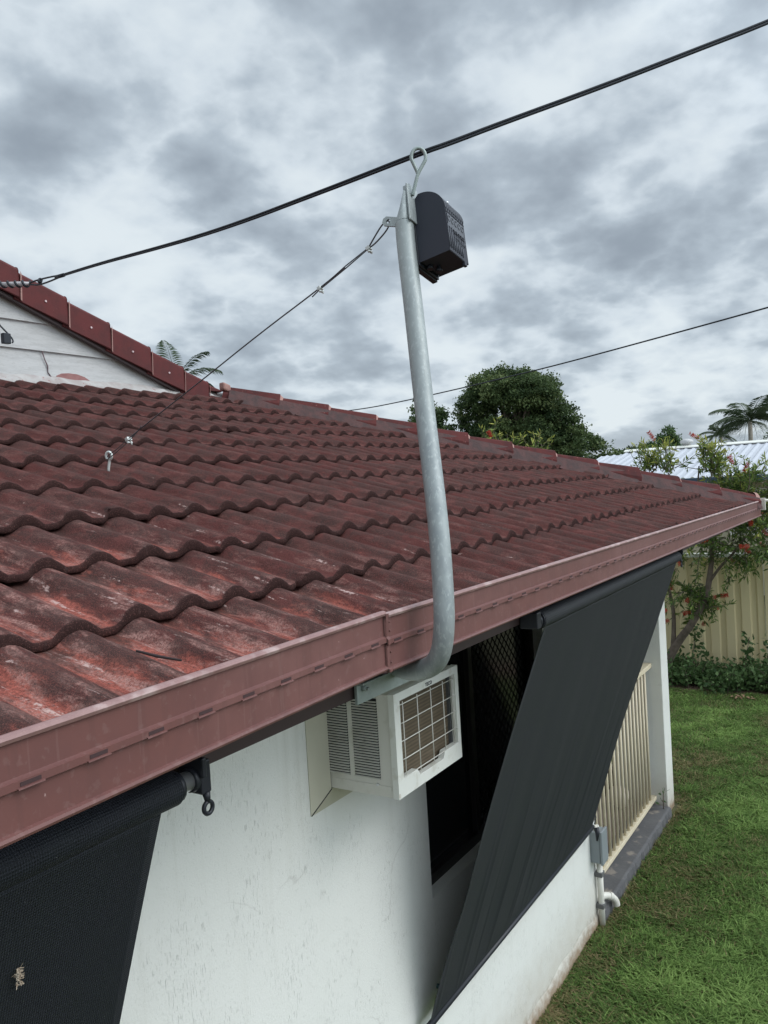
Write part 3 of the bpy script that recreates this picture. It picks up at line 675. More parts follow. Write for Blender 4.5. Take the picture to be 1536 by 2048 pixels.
cu = bpy.data.curves.new('badge', 'FONT'); cu.body = 'TECO'; cu.size = .0165; cu.extrude = .0004; cu.align_x = 'LEFT'; cu.space_character = 1.06; cu.offset = .0004
to = bpy.data.objects.new('badge_tmp', cu); C.objects.link(to); bpy.context.view_layer.update()
me = bpy.data.meshes.new_from_object(to.evaluated_get(bpy.context.evaluated_depsgraph_get())); bpy.data.objects.remove(to)
lo = bpy.data.objects.new('badge_lettering', me); C.objects.link(lo); me.materials.clear(); me.materials.append(mat('ink', (.012, .014, .02), .5)); lo.parent = bez
lo.rotation_euler = (R(90), 0, 0); lo.location = Vector((2.348, YF - .0006, -.6785 + H)) - ac.location
# timber surround: four mitred boards standing off the wall
mb = MB(); fx0, fx1, fz0, fz1 = 2.062, 2.668, -1.058, -.585
q = [(fx0, fz0), (fx1, fz0), (fx1, fz1), (fx0, fz1)]; p_ = [(X0 - .004, Z0 - .004), (X1 + .004, Z0 - .004), (X1 + .004, Z1_ + .004), (X0 - .004, Z1_ + .004)]
for i in range(4):
    a_, b_, c_, d_ = q[i], q[(i+1) % 4], p_[(i+1) % 4], p_[i]; g_ = .0008
    f_ = [(a_[0], YW - .003, a_[1]), (b_[0], YW - .003, b_[1]), (c_[0], YW - .028, c_[1]), (d_[0], YW - .028, d_[1])]
    bk = [(x, YW - .0005, z) for x, _, z in f_]; mb.add(f_ + bk, [(0, 1, 2, 3), (4, 5, 1, 0), (1, 5, 6, 2), (2, 6, 7, 3), (3, 7, 4, 0)])
mk('timber_surround', mb, M_FRAME, ac)
mb = MB()
for i in (0,): mb.tube([(q[i][0] + .001, YW - .0045, q[i][1] + .001), (p_[i][0], YW - .0295, p_[i][1])], .0018, 4)
mk('mitre_gap', mb, M_DARK, ac)

# ------------------------------------------------------------------ roller shades
def shade(lbl, x0, x1, zb, ripple, fmat, gutter_side, eye, mesh_x=None):
    """outdoor blind rolled on a tube under the gutter, pulled back to the wall; fabric from x0 to x1"""
    t = thing('roller_shade', lbl, 'outdoor blind', ((x0 + x1) / 2, 1.05, -.49), 'dark roller shades under the eave')
    yr, zr = 1.052, -.488; rr = .027 if not ripple else .030
    nu, nw = 520, 120
    us = np.linspace(0, 1, nu); ws = np.linspace(0, 1, nw)
    U, W = np.meshgrid(us, ws); yb = YW - .055; y_s, z_s = yr - rr * .35, zr - rr * .92
    Y = y_s + (yb - y_s) * W; Z = z_s + (zb - z_s) * W
    sag = (.008 if ripple else .02) * np.sin(np.pi * W); Y = Y + sag * .55; Z = Z - sag * .15
    rip = np.zeros_like(U)
    if ripple:
        for fr, am, ph in ((2.2, .006, .4), (4.7, .004, 1.3), (9.3, .0018, 2.2)):
            rip += am * np.sin(2 * np.pi * (fr * (U * (1 + .12 * (1 - W)) )) + ph)
        rr_ = np.random.default_rng(8)
        for k in range(17):                 # stretch creases fanning up from the tied-down bar
            u0 = (k + rr_.uniform(.1, .9)) / 17; fan = (u0 - .62) * .10; wd = rr_.uniform(.0035, .0085); top_ = rr_.uniform(.15, .55)
            rip -= rr_.uniform(.0035, .0095) * np.exp(-((U - u0 - fan * (1 - W)) / wd) ** 2) * np.clip((W - top_) / .4, 0, 1)
        rip *= np.clip(W * 1.4, 0, 1) ** .8 * (1 - W ** 12)
        rip += .0025 * np.sin(2 * np.pi * (W * 1.2 + U * .5)) * np.sin(np.pi * W)
    else:
        rip = .006 * np.sin(2 * np.pi * (U * 1.5 + W * .6)) * np.sin(np.pi * np.clip(W * 1.6, 0, 1))
    Y = Y + rip; Z = Z + rip * .3
    X = x0 + (x1 - x0) * U + 0 * W
    V = np.c_[X.ravel(), Y.ravel(), Z.ravel()]; i, j = np.meshgrid(np.arange(nw - 1), np.arange(nu - 1), indexing='ij'); a = i * nu + j
    F = np.c_[a.ravel(), (a + 1).ravel(), (a + nu + 1).ravel(), (a + nu).ravel()]
    fo = mkraw('fabric', V, F, fmat, t, True, dict(uu=X.ravel(), ww=(W * 1.7).ravel())); sm_ = fo.modifiers.new('s', 'SOLIDIFY'); sm_.thickness = .0016
    for ua_, ub_ in ((0, .009), (.991, 1.0)):
        sel = [np.searchsorted(us, ua_), min(nu - 1, np.searchsorted(us, ub_))]
        if sel[1] <= sel[0]: sel[0] = sel[1] - 1
        P3 = np.stack([X, Y - .0022, Z + .0008], 2)[:, sel[0]:sel[1] + 1]; kk = P3.shape[1]; hv = P3.reshape(-1, 3)
        i, j = np.meshgrid(np.arange(nw - 1), np.arange(kk - 1), indexing='ij'); a = i * kk + j
        ho = mkraw('hem', hv, np.c_[a.ravel(), (a + 1).ravel(), (a + kk + 1).ravel(), (a + kk).ravel()], fmat, fo, True, dict(uu=hv[:, 2] * 1.0, ww=hv[:, 0]))
    # roll of spare cloth round the tube
    n = 28; xs = np.linspace(x0 - .035, x1 + .035, 200); V = []
    for x in xs:
        for kq in range(n):
            a_ = 2 * math.pi * kq / n; r_ = rr + .0035 * (kq / n) + .0006 * math.sin(x * 21)
            V.append((x, yr + r_ * math.cos(a_), zr + r_ * math.sin(a_)))
    V = np.array(V); i, j = np.meshgrid(np.arange(len(xs) - 1), np.arange(n), indexing='ij')
    F = np.c_[(i*n+j).ravel(), (i*n+(j+1) % n).ravel(), ((i+1)*n+(j+1) % n).ravel(), ((i+1)*n+j).ravel()]
    ang = np.tile(np.arange(n) / n * .19, len(xs))
    mkraw('cloth_roll', V, F, fmat, t, True, dict(uu=V[:, 0], ww=ang))
    mk('tube', MB().tube([(x0 - .075, yr, zr), (x1 + .075, yr, zr)], .0175, 14), M_ALU, t)
    for xq in (x1 + .034, x0 - .044): mk('tube_cap', MB().tube([(xq, yr, zr), (xq + .010, yr, zr)], rr, 16), M_BLACK, t)
    # crank gearbox with eye
    for gx in (x1 + .092 if gutter_side == 'r' else x1 + .078,):
        b = MB().box((gx - .006, yr - .018, zr - .028), (gx + .018, yr + .036, zr + .030)); b.box((gx - .012, yr - .030, zr + .005), (gx - .002, yr + .030, zr + .040))
        b.tube([(gx - .02, yr, zr), (gx - .008, yr, zr)], .022, 14)
        bo = mk('crank_bracket', b, M_BLACK, t, .003)
        ring = [(gx + .008 + .0105 * math.sin(a_), yr - .016, zr - .054 - .0105 * math.cos(a_)) for a_ in np.linspace(0, 2 * math.pi, 20)]
        b = MB().tube([(gx + .007, yr - .014, zr - .026), (gx + .008, yr - .016, zr - .044)], [.0075, .005], 8); b.tube(ring, .0040, 8, caps=False)
        mk('crank_eye', b, M_BLACK, bo)
    b = MB().box((x0 - .095, yr - .024, zr - .022), (x0 - .058, yr + .040, zr + .034)).tube([(x0 - .060, yr, zr), (x0 - .044, yr, zr)], .026, 14); mk('end_bracket', b, M_BLACK, t, .004)
    # bottom bar, with its end stops
    zbb = zb - .006; mk('bottom_bar', MB().tube([(x0 - .012, yb, zbb), (x1 + .012, yb, zbb)], .013, 12), M_BLACK if ripple else M_BLACK, t)
    mk('bar_end', MB().tube([(x0 - .045, yb, zbb), (x0 - .010, yb, zbb)], .0095, 10), M_ALU, t); mk('bar_end', MB().tube([(x1 + .010, yb, zbb), (x1 + .025, yb, zbb)], .0095, 10), M_ALU, t)
    mk('bar_knob', MB().tube([(x0 - .080, yb, zbb), (x0 - .072, yb, zbb), (x0 - .046, yb, zbb), (x0 - .040, yb, zbb)], [.013, .019, .019, .013], 12), M_BLACK, t)
    return t, yb, zbb
s1, _, _ = shade('dark roller shade of ribbed cloth with a black crank eye, over bare white wall', -1.35, .915, -2.06, False, M_FAB1, 'r', True)
# bird dropping on the near cloth
mb = MB(); nr_ = random.Random(12)
for i in range(60):
    t_ = nr_.random(); c_ = Vector((.677 + .008 * t_ + nr_.gauss(0, .003), 0, -.660 - .030 * t_)); c_.y = 1.042 - .356 * (c_.z + .513) - .002
    d_ = Vector((nr_.uniform(-1, 1), nr_.uniform(-1, -.1), nr_.uniform(-1.4, .4))).normalized() * .006; w2_ = Vector((.0008, 0, .0004))
    mb.add([c_ - w2_, c_ + w2_, c_ + d_ + w2_, c_ + d_ - w2_], [(0, 1, 2, 3)])
tag(mk('cocoon', mb, mat('cocoon_fluff', (.42, .36, .28), .9, var=(200, 3, .7, (.2, .13, .08)))), 'small pale fluffy cocoon stuck on the nearest dark shade cloth', 'cocoon')
s2, yb2, zb2 = shade('rippled dark roller shade covering the window beyond the air conditioner', 2.640, 4.610, -2.075, True, M_FAB2, 'r', False)
# tie-down cord with clip at its far lower corner, loop hook on the wall
mb = MB().tube([(4.66, yb2, zb2), (4.69, yb2 + .0, zb2 + .03), (4.735, YW - .03, zb2 + .065)], .004, 6); mb.tube([(4.735 + .018 * math.sin(a_), YW - .03, zb2 + .082 - .018 * math.cos(a_)) for a_ in np.linspace(0, 6.28, 14)], .004, 6, caps=False)
mb.tube([(4.655, yb2 - .01, zb2 - .015), (4.645, yb2 - .02, zb2 - .045), (4.63, yb2 - .02, zb2 - .085)], [.018, .014, .006], 8)
mk('tie_down', mb, M_BLACK, s2)
mb = MB().tube([(2.80, YW - .004, -2.03), (2.80, YW - .02, -2.03)], .010, 8).tube([(2.80 + .014 * math.sin(a_), YW - .022, -2.05 - .014 * math.cos(a_)) for a_ in np.linspace(0, 5.2, 12)], .004, 6); mk('wall_clip', mb, mat('teal_clip', (.04, .10, .11), .5), s2)

# ------------------------------------------------------------------ galvanised service pole
pole = thing('service_pole', 'galvanised gooseneck steel pole rising from under the brown gutter above the roof', 'pole', (1.70, 1.08, -.47))
r_ = .0243
u = Vector((.2152508, .16557754, .96241944)).normalized()
exv = Vector((.9765588, -.03649621, -.21213423)).normalized(); ov = -(u.cross(exv)); ov = Vector((0, -.98552124, .16955204)).normalized()
pc = [(1.735, 1.09, -.455), (1.700, 1.045, -.453), (1.668, .985, -.447), (1.648, .930, -.428), (1.636, .898, -.392), (1.634, .886, -.34), (1.642, .886, -.27), (1.673, .905, -.10), (1.759, .974, .201), (1.806, 1.014, .456), (1.838, 1.042, .60), (1.850, 1.050, .665)]
pts = heal(pc, 0, 3)
rad = [r_] * len(pts)
# squeeze flat at the top
mb = MB().tube(pts, rad, 20); tubeo = mk('tube', mb, M_GALV, pole)
a0 = Vector(pc[-1]); mb = MB()
bl = [a0 + ov * s_ * .023 + exv * q_ * .023 for s_, q_ in ((-1, -1), (1, -1), (1, 1), (-1, 1))]
n = 16; ring0 = [a0 + (exv * math.cos(2*math.pi*j/n) + ov * math.sin(2*math.pi*j/n)) * r_ for j in range(n)]
ring1 = [a0 + u * .075 + exv * math.cos(2*math.pi*j/n) * .024 + ov * (math.sin(2*math.pi*j/n) * .004 + .020) for j in range(n)]
mb.add(ring0 + ring1, [(j, (j+1) % n, n+(j+1) % n, n+j) for j in range(n)] + [tuple(range(n, 2*n))], True); mk('flattened_top', mb, M_GALV, pole)
mb = MB().obox(a0 + u * .045 + ov * .0265 + exv * .008, exv, ov, u, .026, .0022, .052); mb.obox(a0 + u * .093 + ov * .018 + exv * .002, exv, ov, u, .006, .010, .010); mk('top_plate', mb, M_GALV, pole, .001)
# ear with a hole for the stay
def plate_hole(c, ax, ay, n_, hx, hy, t_, hc, hr):
    c = Vector(c); mb = MB(); k = 16
    outer = []
    for j in range(k):
        a_ = 2 * math.pi * j / k + math.pi / k; dx, dy = math.cos(a_), math.sin(a_)
        s_ = min(hx / abs(dx) if abs(dx) > 1e-6 else 9, hy / abs(dy) if abs(dy) > 1e-6 else 9); outer.append((dx * s_, dy * s_))
    for j in range(k):       # snap to corners
        for cx_, cy_ in ((hx, hy), (-hx, hy), (-hx, -hy), (hx, -hy)):
            if math.hypot(outer[j][0] - cx_, outer[j][1] - cy_) < min(hx, hy) * .35: outer[j] = (cx_, cy_)
    inner = [(hc[0] + hr * math.cos(2 * math.pi * j / k + math.pi / k), hc[1] + hr * math.sin(2 * math.pi * j / k + math.pi / k)) for j in range(k)]
    v = [c + ax * p + ay * q + n_ * s_ * t_ for s_ in (-1, 1) for L_ in (outer, inner) for p, q in L_]
    f = []
    for j in range(k):
        j2 = (j + 1) % k; f += [(j, j2, k + j2, k + j), (2*k + j2, 2*k + j, 3*k + j, 3*k + j2), (j2, j, 2*k + j, 2*k + j2), (k + j, k + j2, 3*k + j2, 3*k + j)]
    return mb.add(v, f)
eax = Vector((-.05, .965, .26)).normalized(); eay = (exv.cross(eax)).normalized(); earc = a0 + eax * .038 + u * .002; mk('stay_ear', plate_hole(earc, eax, eay, eax.cross(eay), .026, .0125, .0025, (.009, 0), .0060), M_GALV, pole)
# bracket plate along the fascia
mb = MB().box((1.552, 1.080, -.507), (1.80, 1.088, -.455)); mb.box((1.552, 1.062, -.4605), (1.79, 1.080, -.4555)); plo = mk('mounting_plate', mb, M_GALVD, pole, .001)
mb = MB().tube([(1.575, 1.081, -.472), (1.575, 1.068, -.472)], .0075, 6); mb.tube([(1.575, 1.068, -.472), (1.575, 1.060, -.472)], .004, 8)
mk('bolt', mb, M_GALVD, plo); mk('bolt', MB().tube([(1.79, 1.081, -.485), (1.79, 1.070, -.485)], .0075, 6), M_GALVD, plo)
# pigtail eye rod
cl_ = Vector((1.8775, 1.013, .832)); la = []
for a_ in np.linspace(-2.0, 2.05, 26):
    la.append(cl_ + (Vector((.60, -.80, 0)).normalized() * math.sin(a_) * .0185 + Vector((.05, 0, 1)).normalized() * math.cos(a_) * .0225))
rod0 = Vector((1.865, 1.030, .735)); jn = Vector((1.8745, 1.016, .790))
right = la[::-1]
path = [rod0, rod0 + (jn - rod0) * .55, jn] + [q for q in right] + [jn + Vector((.0005, .002, .006)), jn + Vector((.001, .001, .001))]
mk('pigtail_eye', MB().tube(heal(path, 0, 2), .0047, 10), M_GALVD, pole)

# black service box on the pole
B0 = Vector((1.8567, 1.0272, .5535)) - exv * .016
sb = thing('service_fuse_box', 'black plastic D-shaped connection box with a ribbed front mounted high on the galvanised pole', 'connection box', tuple(B0))
def L3(a_, o_, h_): return B0 + exv * a_ + ov * o_ + u * h_
def dprof(o0, o1, h0, h1, rad_, n=14):
    pts = [(o0, h0), (o1, h0)]
    pts += [(o1, h1 - rad_ * 1.0 - .0)]
    for a_ in np.linspace(0, math.pi / 2, n): pts.append((o1 - rad_ + rad_ * math.cos(a_), h1 - rad_ + rad_ * math.sin(a_)))
    pts += [(o0, h1 - .014)]; return pts
W_ = .096
pr = dprof(.022, .108, -.004, .184, .072); n = len(pr)
v = [L3(0, p, q) for p, q in pr] + [L3(W_, p, q) for p, q in pr]
cov = mk('cover', MB().add(v, [(i, (i+1) % n, n + (i+1) % n, n + i) for i in range(n)] + [tuple(range(n)), tuple(reversed(range(n, 2*n)))]), M_BOXB, sb, .0015)
mb = MB().obox(L3(W_ / 2, .006, .083), exv, ov, u, W_ / 2 + .004, .0075, .099); mb.obox(L3(W_ / 2, .016, .080), exv, ov, u, W_ / 2 + .002, .004, .092); mk('back_plate', mb, M_BLACK, sb, .0015)
for i in range(10):
    a_ = .004 + i * (W_ - .008) / 9; lp = [(p, q) for p, q in dprof(.03, .108, .0, .184, .072)[1:-1]]
    top_ = [(p, q) for p, q in lp if q > .103] ; mb = MB()
    seq = [(.1088, .104)] + [(p, q) for p, q in top_]
    mb.tube([L3(a_, p, q) for p, q in seq], .0016, 6)
    mk('rib', mb, M_BOXR, cov)
    if i < 8: mk('rib', MB().tube([L3(a_, .1088, .006), L3(a_, .1088, .040 if 2 < i < 8 else .070)], .0016, 6), M_BOXR, cov)
mk('label_panel', MB().obox(L3(W_ * .48, .1092, .083), exv, ov, u, W_ * .43, .0006, .018), M_BOXR, cov)
mb = MB()
# moulded lettering on the cover, too coarse to read: small raised strokes in three lines
rr_ = random.Random(4)
for row, hh_ in ((0, .088), (1, .062), (2, .044)):
    x_ = .012 + row * .012
    while x_ < W_ - .012:
        if row == 0:
            mb.tube([L3(x_ + .007 * math.cos(a_) * .9, .1102, hh_ + .008 * math.sin(a_)) for a_ in np.linspace(.4 + rr_.random(), 5.4, 9)], .0010, 5)
        else:
            mb.tube([L3(x_, .1098, hh_ - .007), L3(x_, .1098, hh_ + .007)], .0010, 5); mb.tube([L3(x_, .1098, hh_ + rr_.choice((-.006, 0, .006))), L3(x_ + .006, .1098, hh_ + rr_.choice((-.006, 0, .006)))], .0010, 5)
        x_ += .017 if row == 0 else .012
mk('moulded_lettering', mb, M_BOXR, cov)
mk('screw', MB().tube([L3(.040, .0935, .1515), L3(.040, .0985, .1555)], [.0045, .0035], 8), M_ALU, cov)
mb = MB().tube([L3(.035, .030, -.004), L3(.035, .030, -.013)], .009, 6); mb.tube([L3(.052, .046, -.004), L3(.052, .046, -.020)], .006, 8); mb.tube([L3(.052, .046, -.012), L3(.052, .046, -.018)], .009, 6); mk('bottom_nuts', mb, M_BLACK, sb)
mk('front_tab', MB().obox(L3(W_ * .86, .105, -.008), exv, ov, u, .006, .004, .006), M_BOXB, cov, .001)

# ------------------------------------------------------------------ stay wire
st = thing('stay_wire', 'thin steel stay wire from the pole down to a hook in the red roof tiles', 'wire', (1.913, 2.33, .118))
wp = [(1.863, 1.25, .594), (1.867, 1.335, .557), (1.878, 1.575, .466), (1.890, 1.84, .356), (1.902, 2.088, .257), (1.908, 2.214, .204)]
mb = MB().tube(heal(wp, 0, 2), .0021, 7)
mb.tube(heal([(1.860, 1.169, .630), (1.858, 1.150, .650), (1.854, 1.118, .680), (1.850, 1.098, .684), (1.848, 1.092, .676), (1.852, 1.104, .660), (1.858, 1.145, .636), (1.860, 1.169, .628)], 0, 2), .0021, 7)
mb.tube([(1.860, 1.169, .630), (1.8625, 1.25, .596), (1.864, 1.30, .571)], .0019, 6); mb.tube([(1.859, 1.169, .627), (1.8632, 1.25, .590), (1.867, 1.345, .549), (1.869, 1.37, .536)], .0019, 6)
mb.tube(heal([(1.908, 2.214, .204), (1.910, 2.27, .176), (1.912, 2.318, .160), (1.915, 2.331, .150), (1.911, 2.325, .144), (1.909, 2.26, .172), (1.906, 2.19, .206), (1.903, 2.14, .236), (1.900, 2.13, .244)], 0, 2), .0017, 6)
mk('wire', mb, M_WIRE, st)
for c_, sc in (((1.860, 1.169, .628), 1.0), ((1.867, 1.340, .554), 1.0), ((1.908, 2.205, .206), 1.25)):
    c_ = Vector(c_); d_ = Vector((0, .9, -.4)).normalized(); s_ = Vector((1, 0, 0)); e_ = d_.cross(s_)
    mb = MB().obox(c_, d_, s_, e_, .0055 * sc, .0075 * sc, .0048 * sc)
    for sg in (-1, 1):
        mb.tube([c_ + s_ * sg * .005 * sc + e_ * .004, c_ + s_ * sg * .005 * sc - e_ * (-.016) * sc * (1 if sg > 0 else .8)], .0019 * sc, 6); mb.tube([c_ + s_ * sg * .005 * sc + e_ * .008 * sc, c_ + s_ * sg * .005 * sc + e_ * .0125 * sc], .0042 * sc, 6)
    mb.tube([c_ + s_ * .005 * sc + e_ * .003, c_ - e_ * .006 * sc, c_ - s_ * .005 * sc + e_ * .003], .0024 * sc, 6)
    mk('wire_clamp', mb, mat('zinc', (.60, .62, .60), .4, metal=.5), st, .0008)
hc_ = Vector((1.918, 2.322, .158)); ha_ = Vector((.35, -.94, 0)).normalized()
mb = MB().tube([hc_ + ha_ * math.sin(a_) * .0105 + Vector((0, 0, 1)) * math.cos(a_) * .0135 for a_ in np.linspace(-2.6, 2.9, 22)] + [hc_ + Vector((0, 0, -.022)), hc_ + Vector((-.002, .004, -.045)), hc_ + Vector((-.002, .006, -.08))], .0046, 9)
mk('eye_hook', mb, mat('zinc', (.6, .6, .6), .4), st)

# ------------------------------------------------------------------ overhead service cable
oc = thing('service_cable', 'thick black twin overhead cable passing through the eye on top of the pole', 'cable', (1.879, 1.012, .837))
path = [(6.5, -6.2, 4.4), (4.2, -2.62, 2.36), (2.96, -.68, 1.50), (2.372, .245, 1.122), (2.276, .394, 1.066), (2.135, .614, .982), (1.993, .834, .904), (1.923, .944, .863), (1.882, 1.008, .842), (1.872, 1.03, .838), (1.96, 1.281, .860), (2.03, 1.512, .879), (2.112, 1.782, .901), (2.21, 2.102, .935), (2.326, 2.486, .986), (2.469, 2.957, 1.052), (2.609, 3.419, 1.108)]
path = [p for p in path if p != (1.872, 1.03, .838)]
pts = heal(path, 0, 2)
for sg in (-1, 1):
    q_ = []
    for i, p in enumerate(pts):
        a_ = R(70) + (p.y * .25); q_.append(p + Vector((math.cos(a_) * .4, 0, math.sin(a_))) * .0036 * sg)
    mk('core', MB().tube(q_, .0038, 8), M_CABLE, oc)
mb = MB(); mb.tube(heal([(2.609, 3.419, 1.112), (2.65, 3.55, 1.135), (2.70, 3.72, 1.160), (2.735, 3.835, 1.172)], 0, 1), .0045, 7); mb.tube(heal([(2.609, 3.419, 1.104), (2.645, 3.55, 1.112), (2.69, 3.70, 1.128), (2.735, 3.835, 1.164)], 0, 1), .0045, 7)
mb.tube([(2.60, 3.38, 1.104), (2.625, 3.47, 1.115)], .010, 8); mb.tube([(2.685, 3.675, 1.150), (2.695, 3.695, 1.145)], .012, 8); mk('split_tails', mb, M_CABLE, oc)
ds = thing('dead_end_clamp', 'grey spiral dead-end grip on the black cable in front of the gable capping', 'cable grip', (2.80, 4.0, 1.19))
ax_ = [Vector((2.735, 3.82, 1.168)), Vector((2.93, 4.00, 1.245)), Vector((2.70, 4.05, 1.21))]
a_, b_ = Vector((2.735, 3.835, 1.168)), Vector((2.60, 4.08, 1.180)); dd = (b_ - a_)
mk('grip_core', MB().tube([a_, a_ + dd * .15, b_], [.009, .013, .013], 10), mat('grip_grey', (.45, .43, .44), .5), ds)
mb = MB(); hp = []
for i in range(90):
    t_ = i / 89; ang = t_ * 14 * math.pi; nn_ = Vector((0, .35, .94)); bb_ = dd.normalized().cross(nn_).normalized(); nn_ = bb_.cross(dd.normalized())
    hp.append(a_ + dd * t_ + (nn_ * math.cos(ang) + bb_ * math.sin(ang)) * .0145)
mk('grip_spiral', MB().tube(hp, .0065, 6), M_CABLE, ds)
# drop of the same cable with a black clamp hanging at the picture edge
dc = thing('cable_drop', 'short black cable and clamp hanging in front of the white weatherboards', 'cable', (2.66, 4.05, .93))
mk('cable', MB().tube(heal([(2.60, 4.08, 1.18), (2.62, 4.06, 1.10), (2.67, 4.06, 1.00), (2.748, 4.05, .925), (2.755, 4.04, .90), (2.742, 4.03, .888)], 0, 2), .0045, 7), M_CABLE, dc)
mk('clamp', MB().obox((2.705, 4.03, .905), (1, 0, 0), (0, 1, 0), (0, 0, 1), .022, .015, .028), M_CABLE, dc, .004)

# second, thinner overhead wire further away
ow = MB(); base_ = [(15.5, 17.5, 1.9), (13.2, 12.0, 1.50), (11.661, 7.85, 1.289), (10.886, 6.262, 1.266), (10.014, 3.894, 1.338), (9.273, 2.259, 1.41), (8.871, 1.024, 1.501), (8.45, -1.0, 1.70), (7.9, -5.0, 2.2)]
ow.tube(heal(base_, 0, 3), .0085, 6); tag(mk('overhead_wire', ow, M_CABLE), 'thin dark overhead wire crossing the sky in front of the big tree', 'wire')

# ------------------------------------------------------------------ balustrade, conduit, junction box, drain
bal = thing('balustrade', 'cream metal bar balustrade standing on the patio slab between wall and white pillar', 'balustrade', (5.7, 1.742, -2.69))
yb_ = 1.755
mk('top_rail', MB().box((4.83, yb_ - .032, -1.585), (6.61, yb_ + .032, -1.548)), M_CREAMM, bal, .003)
mk('bottom_rail', MB().box((4.83, yb_ - .022, -2.655), (6.61, yb_ + .022, -2.625)), M_CREAMM, bal, .003)
x = 4.90
proto = None
while x < 6.58:
    if proto is None: proto = mk('baluster', MB().tube([(x, yb_, -2.626), (x, yb_, -1.584)], .0105, 10), M_CREAMM, bal); xp = x
    else:
        d_ = proto.copy(); C.objects.link(d_); d_.parent = bal; d_.location = (x - xp, 0, 0)
    x += .0885
jb = thing('junction_box', 'grey electrical junction box fixed to the end of the white wall', 'junction box', (4.80, YW, -2.34))
mk('body', MB().box((4.715, YW - .062, -2.345), (4.812, YW - .001, -2.155)), M_GREYBOX, jb, .004)
mk('lid', MB().box((4.709, YW - .078, -2.351), (4.818, YW - .064, -2.149)), M_GREYBOX, jb, .004)
mb = MB().tube([(4.74, YW - .03, -2.154), (4.74, YW - .03, -2.125)], .012, 10).tube([(4.775, YW - .03, -2.154), (4.775, YW - .03, -2.135)], .012, 10); mk('cable_gland', mb, M_WHITEPVC, jb)
cd = thing('conduit_pipe', 'white plastic conduit running from the junction box down into the lawn', 'pipe', (4.79, YW, G))
mk('pipe', MB().tube([(4.79, YW - .028, -2.350), (4.79, YW - .028, G - .02)], .0185, 14), M_WHITEPVC, cd)
for z in (-2.44, -2.635): mk('saddle', MB().box((4.763, YW - .050, z - .014), (4.817, YW - .001, z + .014)), mat('saddle_grey', (.12, .12, .12), .6), cd, .003)
dp = thing('drain_pipe', 'short white bent drain pipe lying over the grey patio edge', 'pipe', (4.95, 1.62, -2.69))
mk('pipe', MB().tube(heal([(4.815, 1.66, -2.62), (4.86, 1.648, -2.622), (4.915, 1.622, -2.632), (4.955, 1.594, -2.662), (4.968, 1.585, -2.692), (4.972, 1.583, -2.712)], 0, 2), .0215, 14), M_WHITEPVC, dp)
mk('collar', MB().tube([(4.925, 1.616, -2.638), (4.943, 1.603, -2.651)], .0245, 14), M_WHITEPVC, dp)
# things on the patio floor
bagp = MB(); nu, nv = 14, 9; vv_ = []
for i in range(nv):
    ph = math.pi * i / (nv - 1)
    for j in range(nu):
        th = 2 * math.pi * j / nu; rr0 = math.sin(ph) * (.085 + .014 * math.sin(3 * th + ph * 2)); vv_.append((6.42 + rr0 * math.cos(th) * .9, 1.98 + rr0 * math.sin(th), -2.605 - .085 * math.cos(ph) * (1 + .1 * math.sin(2 * th))))
bagp.add(vv_, [(i*nu+j, i*nu+(j+1) % nu, (i+1)*nu+(j+1) % nu, (i+1)*nu+j) for i in range(nv-1) for j in range(nu)], True)
tag(mk('plastic_bag', bagp, mat('bag', (.66, .58, .50), .6, bump=(25, .8, .01))), 'crumpled pale plastic bag on the patio floor behind the bars', 'bag')
tag(mk('stick', MB().tube([(6.1, 2.55, -2.45), (6.75, 2.12, -2.475), (6.9, 2.02, -2.48)], .010, 8), M_WHITEPVC), 'white stick leaning low across the patio behind the bars', 'stick')
bk = thing('bucket', 'blue bucket on the patio floor behind the balustrade bars', 'bucket', (5.75, 2.15, -2.69))
mk('pail', MB().tube([(5.75, 2.15, -2.69), (5.75, 2.15, -2.50), (5.75, 2.15, -2.49), (5.75, 2.15, -2.66)], [.085, .105, .098, .08], 20, caps=True), mat('blue_plastic', (.05, .16, .32), .4), bk)
mk('handle', MB().tube([(5.75 + .106 * math.cos(a_), 2.15 + .03 * math.sin(a_), -2.50 - .05 * math.sin(a_)) for a_ in np.linspace(0, math.pi, 12)], .003, 6), M_WIRE, bk)
mb = MB().box((6.86, 2.0, G - .02), (6.98, 5.0, -2.56)); tag(mk('edging_block', mb, mat('edging', (.07, .045, .035), .8, var=(9, 4, .6, (.11, .075, .06)), bump=(20, .6, .01)), None, .01), 'low dark brown garden edging behind the patio', 'edging')
# weed in the corner of pillar and slab
mb = MB(); wl = random.Random(3)
mb.tube([(6.52, 1.66, -2.69), (6.50, 1.655, -2.62), (6.53, 1.66, -2.55)], .004, 5); mb.tube([(6.50, 1.655, -2.63), (6.44, 1.65, -2.59)], .003, 5)
tw = thing('weed', 'small dark weed growing in the corner of the slab and the pillar', 'weed', (6.52, 1.66, -2.69)); mk('stem', mb, M_BARK, tw)
mb = MB()
for i in range(14):
    c_ = Vector((6.50 + wl.uniform(-.06, .05), 1.655 + wl.uniform(-.02, .02), -2.60 + wl.uniform(-.06, .07))); d_ = Vector((wl.uniform(-1, 1), wl.uniform(-.6, .6), wl.uniform(.1, 1))).normalized(); s_ = d_.cross(Vector((0, 1, .3))).normalized()
    mb.add([c_, c_ + d_ * .025 + s_ * .008, c_ + d_ * .05, c_ + d_ * .025 - s_ * .008], [(0, 1, 2, 3)])
mk('leaf', mb, M_LEAF3, tw, attrs=dict(rnd=np.full(len(mb.v), .2)))
# twig and droppings on the tiles
tag(mk('twig', MB().tube([(1.000, 1.175, -.272), (1.020, 1.145, -.284), (1.042, 1.105, -.294)], [.0022, .003, .002], 6), mat('twig', (.03, .02, .02), .9)), 'short dark broken twig lying on the lowest near tiles', 'twig')

